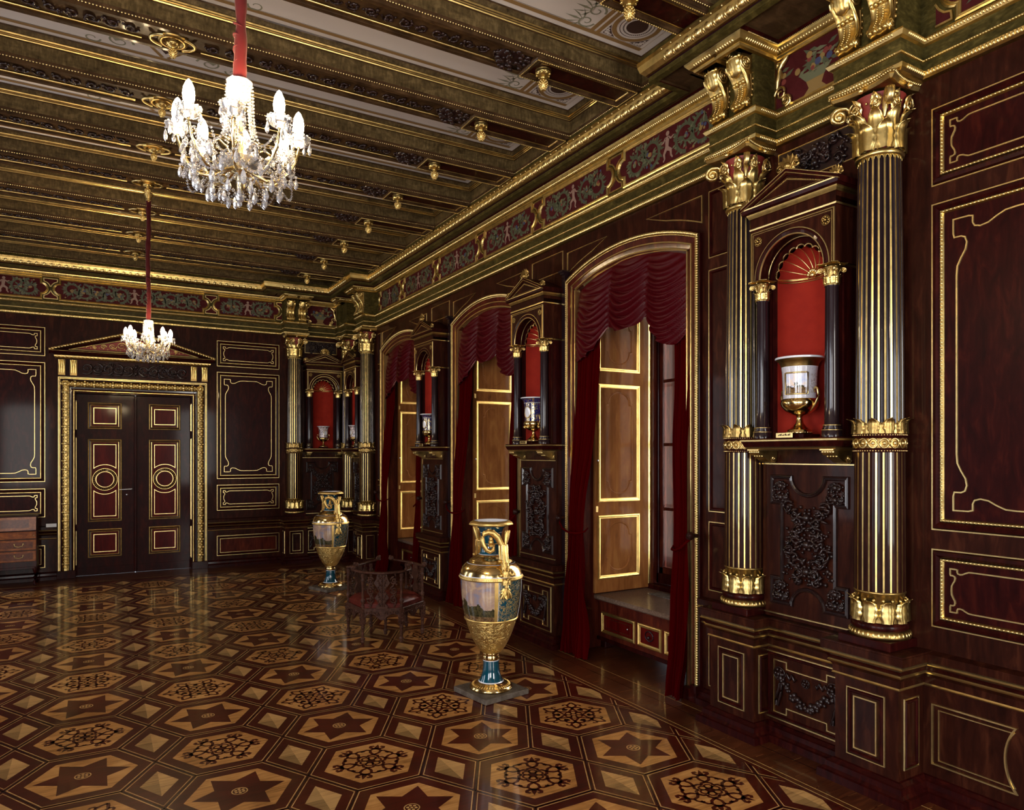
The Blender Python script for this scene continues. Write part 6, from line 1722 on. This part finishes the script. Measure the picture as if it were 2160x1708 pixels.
def make_chandelier():
    root = empty('crystal_chandelier', (0, 0, 0)); rg = random.Random(8); n = 8; R = .222
    ang = [radians(-6+45*i) for i in range(n)]
    mb = MB()
    lathe(mb, [(.012, .03), (.012, .10), (.030, .11), (.034, .12), (.018, .14), (.014, .20), (.026, .23), (.014, .26), (.014, .34), (.030, .37), (.012, .39), (.012, .47)], ARMG, 16); mb.build('central_stem', root)
    mb = MB()
    lathe(mb, [(.016, .385), (.030, .392), (.040, .415), (.046, .445), (.050, .462), (.048, .464), (.042, .44), (.034, .41), (.014, .392)], CRYST, 18, smooth=False); mb.build('glass_crown', root)
    mb = MB(); lathe(mb, [(.012, .115), (.045, .120), (.070, .135), (.082, .155), (.078, .157), (.060, .140), (.012, .128)], CRYST, 20, smooth=False); mb.build('glass_bowl', root)
    for i, a in enumerate(ang):
        ca, sa = cos(a), sin(a); X = lambda r, z, da=0: (r*cos(a+da), r*sin(a+da), z)
        mb = MB(); tube(mb, [X(.022, .125), X(.06, .105), (X(.10, .085)), X(.145, .090), X(.185, .125), X(.210, .170), X(R, .215), X(R, .235)], [.008, .007, .0065, .0065, .006, .006, .006, .006], ARMG, 8)
        tube(mb, [X(.03, .145), X(.06, .19), X(.095, .205), X(.12, .185), X(.11, .165), X(.095, .172)], .0045, ARMG, 6)
        arm = mb.build('arm', root)
        mb = MB(); lathe(mb, [(.008, .232), (.018, .234), (.034, .244), (.043, .260), (.045, .270), (.042, .270), (.032, .252), (.010, .243)], CRYST, 16, (R*ca, R*sa), False)
        for k in range(16): t = 2*pi*k/16; ball(mb, (R*ca+.044*cos(t), R*sa+.044*sin(t), .270), .0045, CRYST, 5, 3)
        mb.build('drip_pan', arm)
        mb = MB(); lathe(mb, [(.0150, .243), (.0150, .288)], CANDLE, 12, (R*ca, R*sa)); mb.build('candle_tube', arm)
        mb = MB(); lathe(mb, [(.0125, .286), (.0195, .298), (.0215, .320), (.018, .346), (.009, .366), (.0, .376)], BULB, 12, (R*ca, R*sa)); mb.build('bulb', arm)
        for k in range(5):
            t = a+(k-2)*1.05; mb = MB(); L = .038 if k % 2 else .050; drop(mb, R*ca+.043*cos(t), R*sa+.043*sin(t), .260, L, .017); mb.build('crystal_drop', root)
        mb = MB(); beads(mb, [X(.046, .455), X(.050, .40), X(.052, .33), X(.058, .27), X(.075, .225)], .0065); beads(mb, [X(.042, .455, .39), X(.044, .38, .39), X(.048, .30, .39), X(.06, .235, .39)], .0055); mb.build('bead_string', root)
        mb = MB(); b = ang[(i+1) % n]
        for (r0, z0, sag, rr) in ((.200, .215, .075, .0060), (.150, .130, .070, .0058), (.095, .075, .05, .0052), (.19, .13, .085, .006)):
            beads(mb, [((r0+.012*sin(pi*t))*cos(a+(pi/4)*t), (r0+.012*sin(pi*t))*sin(a+(pi/4)*t), z0-sag*sin(pi*t)) for t in np.linspace(0, 1, 12)], rr)
        mb.build('bead_garland', root)
        mb = MB(); beads(mb, [X(.205, .20, .39), X(.16, .15, .39), X(.12, .14, .39), X(.08, .17, .39)], .0062); beads(mb, [X(.2, .19), X(.19, .15, .1), X(.205, .11, .05)], .006); mb.build('bead_string', root)
        for (r, z, L, w, da) in ((.205, .150, .050, .022, .39), (.212, .120, .045, .020, .05), (.150, .085, .060, .026, .2), (.105, .062, .055, .024, .5), (.175, .115, .058, .024, -.25), (.055, .045, .045, .022, .1)):
            if r < .06 and i % 2: continue
            mb = MB(); drop(mb, *X(r, z, da), L, w); mb.build('crystal_drop', root)
        if i % 2 == 0:
            mb = MB(); lathe(mb, [(.0, .205), (.010, .195), (.014, .180), (.006, .165), (.012, .160), (0, .150)], CRYST, 7, (.115*cos(a+.39), .115*sin(a+.39)), False); mb.build('glass_spire', root)
    mb = MB()
    for i in range(170):
        t = rg.uniform(0, 2*pi); r = rg.uniform(.05, .205); z = rg.uniform(.075, .20)-.15*abs(r-.12)
        mb.add(BT[0]*rg.uniform(.005, .009)+np.array([r*cos(t), r*sin(t), z]), BT[1], CRYST, False)
    mb.build('crystal_beads', root)['kind'] = 'stuff'
    mb = MB(); drop(mb, 0, 0, .062, .055, .034); ball(mb, (0, 0, .070), .014, CRYST, 7, 5); mb.build('crystal_drop', root)
    return root
CH = [((.474, 2.92), 2.992, 'near'), ((.480, 8.96), 3.045, 'far')]
c0 = make_chandelier()
for k, ((x, y), zb, nm) in enumerate(CH):
    o = c0 if k == 0 else copy_tree(c0); o.location = (x, y, zb); toc = atan2(-y, -x)
    o.rotation_euler = (0, 0, toc)
    if k: o.scale = (1.02, 1.02, 1.0)
    tag(o, 'lit crystal chandelier with eight candle bulbs, hanging %s' % ('nearest, top left' if k == 0 else 'in front of the door pediment'), 'chandelier', 'crystal chandeliers')
    mb = MB(); zt = 5.27 if k == 0 else 4.86; nn = 60; V = []
    hk = zb+.455
    P = []; Rr = []
    for t in np.linspace(0, 1, nn):
        z = hk+(zt-hk)*t; P.append((.008*sin(7*t+k)*(1-t)-(.010*t if k == 0 else 0), .006*sin(11*t), z)); Rr.append((.021 if k == 0 else .020)*(1+.22*sin(31*t)*sin(13*t+1)+.10*sin(83*t)))
    if k: Rr = [r*(1.0 if i < 22 else .95) for i, r in enumerate(Rr)]
    tube(mb, P, Rr, SLEEVE, 10)
    for q in range(int(5 if k == 0 else 10)):
        z = hk+.03+.05*q; tube(mb, [(.021*cos(t)*1.05, .021*sin(t)*1.05, z+.012*sin(t+q)) for t in np.linspace(0, 2*pi, 12)[:-1]], .0035, SLEEVE, 5, True)
    s = mb.build('chain_sleeve', o)
    s.location = (0, 0, -zb); s.scale = (1, 1, 1)
    mb = MB()
    if k: lathe(mb, [(0, 4.85), (.018, 4.85), (.022, 4.87), (.050, 4.93), (.055, 4.94), (.020, 4.935), (.012, 4.96)], GOLDO, 12); ball(mb, (0, 0, 4.88), .03, GOLDO)
    else: lathe(mb, [(0, 5.25), (.05, 5.25), (.06, 5.27)], GOLDO, 12)
    s = mb.build('ceiling_hook', o); s.location = (0, 0, -zb)

# ================================================================== three-seat carved chair
root = empty('conversation_chair', (2.735, 7.43, 0), 0)
tag(root, 'carved dark wood conversation chair with three oxblood leather seats behind the near vase', 'chair')
HA = [radians(214+60*i) for i in range(6)]; HR = .405
HP = [(HR*cos(a), HR*sin(a)) for a in HA]
def turned(mb, x, y, z0, z1, r, m):
    H = z1-z0; pr = [(.55, 0), (.8, .04), (1.0, .10), (.6, .15), (1.25, .20), (1.25, .26), (.6, .30), (.8, .34), (.65, .55), (.9, .78), (1.2, .82), (.7, .86), (1.1, .92), (1.1, 1.0)]
    lathe(mb, [(r*a, z0+H*b) for a, b in pr], m, 12, (x, y))
def leg(x, y, nm='leg'):
    mb = MB(); turned(mb, x, y, 0.003, .205, .021, CHAIRW)
    V = []; box(mb, x-.026, x+.026, y-.026, y+.026, .205, .362, CHAIRW, .004)
    for z in (.235, .275, .315):
        for dx, dy in ((.027, 0), (-.027, 0), (0, .027), (0, -.027)): ball(mb, (x+dx, y+dy, z), .013, CHAIRW, 6, 4)
    mb.build(nm, root)
for p in HP: leg(*p)
leg(0, 0)
for k in range(3):
    a, b, c = HP[2*k], HP[2*k+1], HP[(2*k+2) % 6]
    Q = [np.array(p) for p in ((0, 0), a, b, c)]; cen = sum(Q)/4
    # cushion
    mb = MB(); n = 10; V = []
    for i in range(n+1):
        for j in range(n+1):
            u, v = i/n, j/n
            p = (1-u)*(1-v)*Q[0]+u*(1-v)*Q[1]+u*v*Q[2]+(1-u)*v*Q[3]; p = cen+(p-cen)*.985
            h = (1-abs(2*u-1)**6)*(1-abs(2*v-1)**6)
            V.append((p[0], p[1], .415+.042*h**.6+.012*sin(pi*u)*sin(pi*v)))
    mb.add(V, [(i*(n+1)+j, (i+1)*(n+1)+j, (i+1)*(n+1)+j+1, i*(n+1)+j+1) for i in range(n) for j in range(n)], LEATH)
    E = [cen+(q-cen)*.985 for q in Q]; nn = 4
    mb.add([(*e, .415) for e in E]+[(*e, .362) for e in E], [(i, (i+1) % 4, 4+(i+1) % 4, 4+i) for i in range(4)], LEATH, False)
    mb.build('leather_seat', root)
    for p, q in ((a, b), (b, c)):
        p, q = np.array(p), np.array(q); d = q-p; L = np.linalg.norm(d); d /= L; nr = np.array([d[1], -d[0]])
        if np.dot(nr, (p+q)/2) < 0: nr = -nr
        mb = MB(); prof = [(t*L, .262+.045*abs(cos(pi*t))*(1 if .06 < t < .94 else .6)-.018*cos(4*pi*t)) for t in np.linspace(.05, .95, 17)]
        for o in (0.0, .022):
            V = [(*(p+d*t+nr*o), .362) for t, z in prof]+[(*(p+d*t+nr*o), z) for t, z in prof]; m_ = len(prof)
            mb.add(V, [(i, i+1, m_+i+1, m_+i) for i in range(m_-1)], CHAIRW, False)
        V = [(*(p+d*t+nr*o), z) for t, z in prof for o in (0, .022)]; mb.add(V, [(2*i, 2*i+1, 2*i+3, 2*i+2) for i in range(len(prof)-1)], CHAIRW, False)
        tube(mb, [(*(p+nr*.014), .366), (*(q+nr*.014), .366)], .009, CHAIRW, 6)
        for s in (-1, 1):
            o = (p+q)/2+d*s*.05+nr*.024
            tube(mb, [(*(o+d*w[0]), .318+w[1]) for w in spiral(0, 0, .026, .005, 1.5, a0=0, d=s, n=14)], .006, CHAIRW, 5)
            for r in range(4): ball(mb, (*(o+d*s*(.035+.026*r)), .325+.006*(r % 2)), .012, CHAIRW, 6, 4)
        mb.build('carved_apron', root)
    # back over the edge a-b
    p, q = np.array(a), np.array(b); d = (q-p)/np.linalg.norm(q-p); nr = (p+q)/2; nr /= np.linalg.norm(nr); mid = (p+q)/2
    for e in (p, q):
        mb = MB(); turned(mb, e[0], e[1], .362, .735, .019, CHAIRW); mb.build('back_post', root)
    mb = MB(); P = [(*(p-d*.10-nr*.03), .772), (*(p-d*.03+nr*.012), .758), (*(p+d*.10+nr*.03), .748), (*(mid+nr*.045), .744), (*(q-d*.10+nr*.03), .748), (*(q+nr*.005), .752), (*(q+d*.08-nr*.07), .765), (*(q+d*.07-nr*.16), .785)]
    tube(mb, P, [.020, .024, .026, .028, .026, .024, .022, .018], CHAIRW, 8, flat=.55)
    for e, s in ((P[0], -1), (P[-1], 1)):
        ball(mb, (e[0], e[1], e[2]+.014), .028, CHAIRW, 9, 6); ball(mb, (e[0]+s*d[0]*.022, e[1]+s*d[1]*.022, e[2]+.030), .017, CHAIRW, 7, 5)
        for w in range(5): ball(mb, (e[0]+.02*cos(w*1.3), e[1]+.02*sin(w*1.3), e[2]-.004+.008*w), .012, CHAIRW, 6, 4)
    mb.build('top_rail', root)
    mb = MB(); out = [(.060, .366), (.060, .395), (.036, .42), (.044, .45), (.075, .48), (.05, .52), (.030, .55), (.052, .59), (.085, .64), (.06, .68), (.05, .74)]
    for o in (.010, .026):
        V = [(*(mid+d*s*x+nr*o), z) for x, z in out for s in (-1, 1)]; mb.add(V, [(2*i, 2*i+1, 2*i+3, 2*i+2) for i in range(len(out)-1)], CHAIRW, False)
    for s in (-1, 1):
        V = [(*(mid+d*s*x+nr*o), z) for x, z in out for o in (.010, .026)]; mb.add(V, [(2*i, 2*i+1, 2*i+3, 2*i+2) for i in range(len(out)-1)], CHAIRW, False)
    for r in range(14):
        z = .40+.024*r; 
        for s in (-1, 0, 1): ball(mb, (*(mid+d*s*.022*(1+r % 3*.4)+nr*.028), z), .012, CHAIRW, 6, 4)
    mb.build('carved_splat', root)
    for s in (-1, 1):
        mb = MB(); o = mid+d*s*.125+nr*.016
        for zc, r in ((.46, .045), (.56, .05), (.66, .045)):
            tube(mb, [(*(o+d*w[0]), zc+w[1]) for w in spiral(0, 0, r, .008, 1.5, a0=pi/2, d=s, n=16)], .009, CHAIRW, 6)
        tube(mb, [(*(o+d*.02*sin(t*9)), .38+.36*t) for t in np.linspace(0, 1, 14)], .008, CHAIRW, 6)
        for r in range(9): ball(mb, (*(o+d*.03*sin(r*2.3)), .40+.037*r), .012, CHAIRW, 6, 4)
        mb.build('pierced_scroll', root)
# ================================================================== bureau at the left edge
root = empty('marquetry_bureau', (-1.295, 13.02, 0)); tag(root, 'walnut marquetry bureau with brass drawer handles left of the door', 'bureau')
w = .475; mb = MB()
box(mb, -w, w, -.12, .27, .285, .835, DARK, .004)
pts = [(-.12, .835), (-.10, 1.05), (.27, 1.05), (.27, .835)]
mb.add([(s*w, y, z) for s in (-1, 1) for y, z in pts], [(0, 1, 2, 3), (4, 7, 6, 5), (1, 2, 6, 5), (0, 4, 7, 3)], DARK, False); box(mb, -w-.01, w+.01, -.11, .275, 1.045, 1.062, DARK)
mb.build('carcase', root)
CH2 = wood('marquetry_burr', (.03, .006, .003), (.11, .028, .010), (.20, .06, .02), (8, 8, 8), 4, .22, .6)
mb = MB(); V = lambda x0, x1, a, b, o: [(x0, -.12+.02*a-o, .835+.215*a), (x1, -.12+.02*a-o, .835+.215*a), (x1, -.12+.02*b-o, .835+.215*b), (x0, -.12+.02*b-o, .835+.215*b)]
mb.add(V(-w+.01, w-.01, .03, .97, .002), [(0, 1, 2, 3)], CHEST, False); mb.add(V(-w+.10, w-.10, .22, .80, .004), [(0, 1, 2, 3)], CH2, False); mb.build('sloping_front', root)
for z0, z1, mar in ((.715, .822, False), (.545, .700, True), (.372, .530, True)):
    mb = MB(); box(mb, -w+.008, w-.008, -.135, -.118, z0, z1, CHEST, .005)
    if mar: box(mb, -w+.05, w-.05, -.137, -.134, z0+.03, z1-.03, CH2)
    dr_ = mb.build('drawer', root)
    if mar:
        for x in (-.25, .25):
            mb = MB(); tube(mb, [(x-.055, -.150, (z0+z1)/2+.015), (x-.045, -.155, (z0+z1)/2-.012), (x, -.16, (z0+z1)/2-.022), (x+.045, -.155, (z0+z1)/2-.012), (x+.055, -.150, (z0+z1)/2+.015)], .005, BRASS, 6)
            for s in (-1, 1): ball(mb, (x+s*.055, -.143, (z0+z1)/2+.018), .010, BRASS, 6, 4)
            mb.build('drawer_handle', dr_)
    else:
        mb = MB(); ball(mb, (w-.035, -.140, .765), .009, BRASS); mb.build('knob', dr_)
mb = MB(); box(mb, -w, w, -.125, .26, .255, .29, DARK, .004); mb.build('apron', root)
for sx in (-1, 1):
    for y in (-.10, .24):
        mb = MB(); tube(mb, [(sx*(w-.03), y, .27), (sx*(w-.015), y-.015*(y < 0), .21), (sx*(w-.025), y, .13), (sx*(w-.035), y, .06), (sx*(w-.025), y-.02*(y < 0), .028), (sx*(w-.02), y-.02, .012)], [.034, .032, .022, .015, .020, .024], DARK, 9); mb.build('cabriole_leg', root)
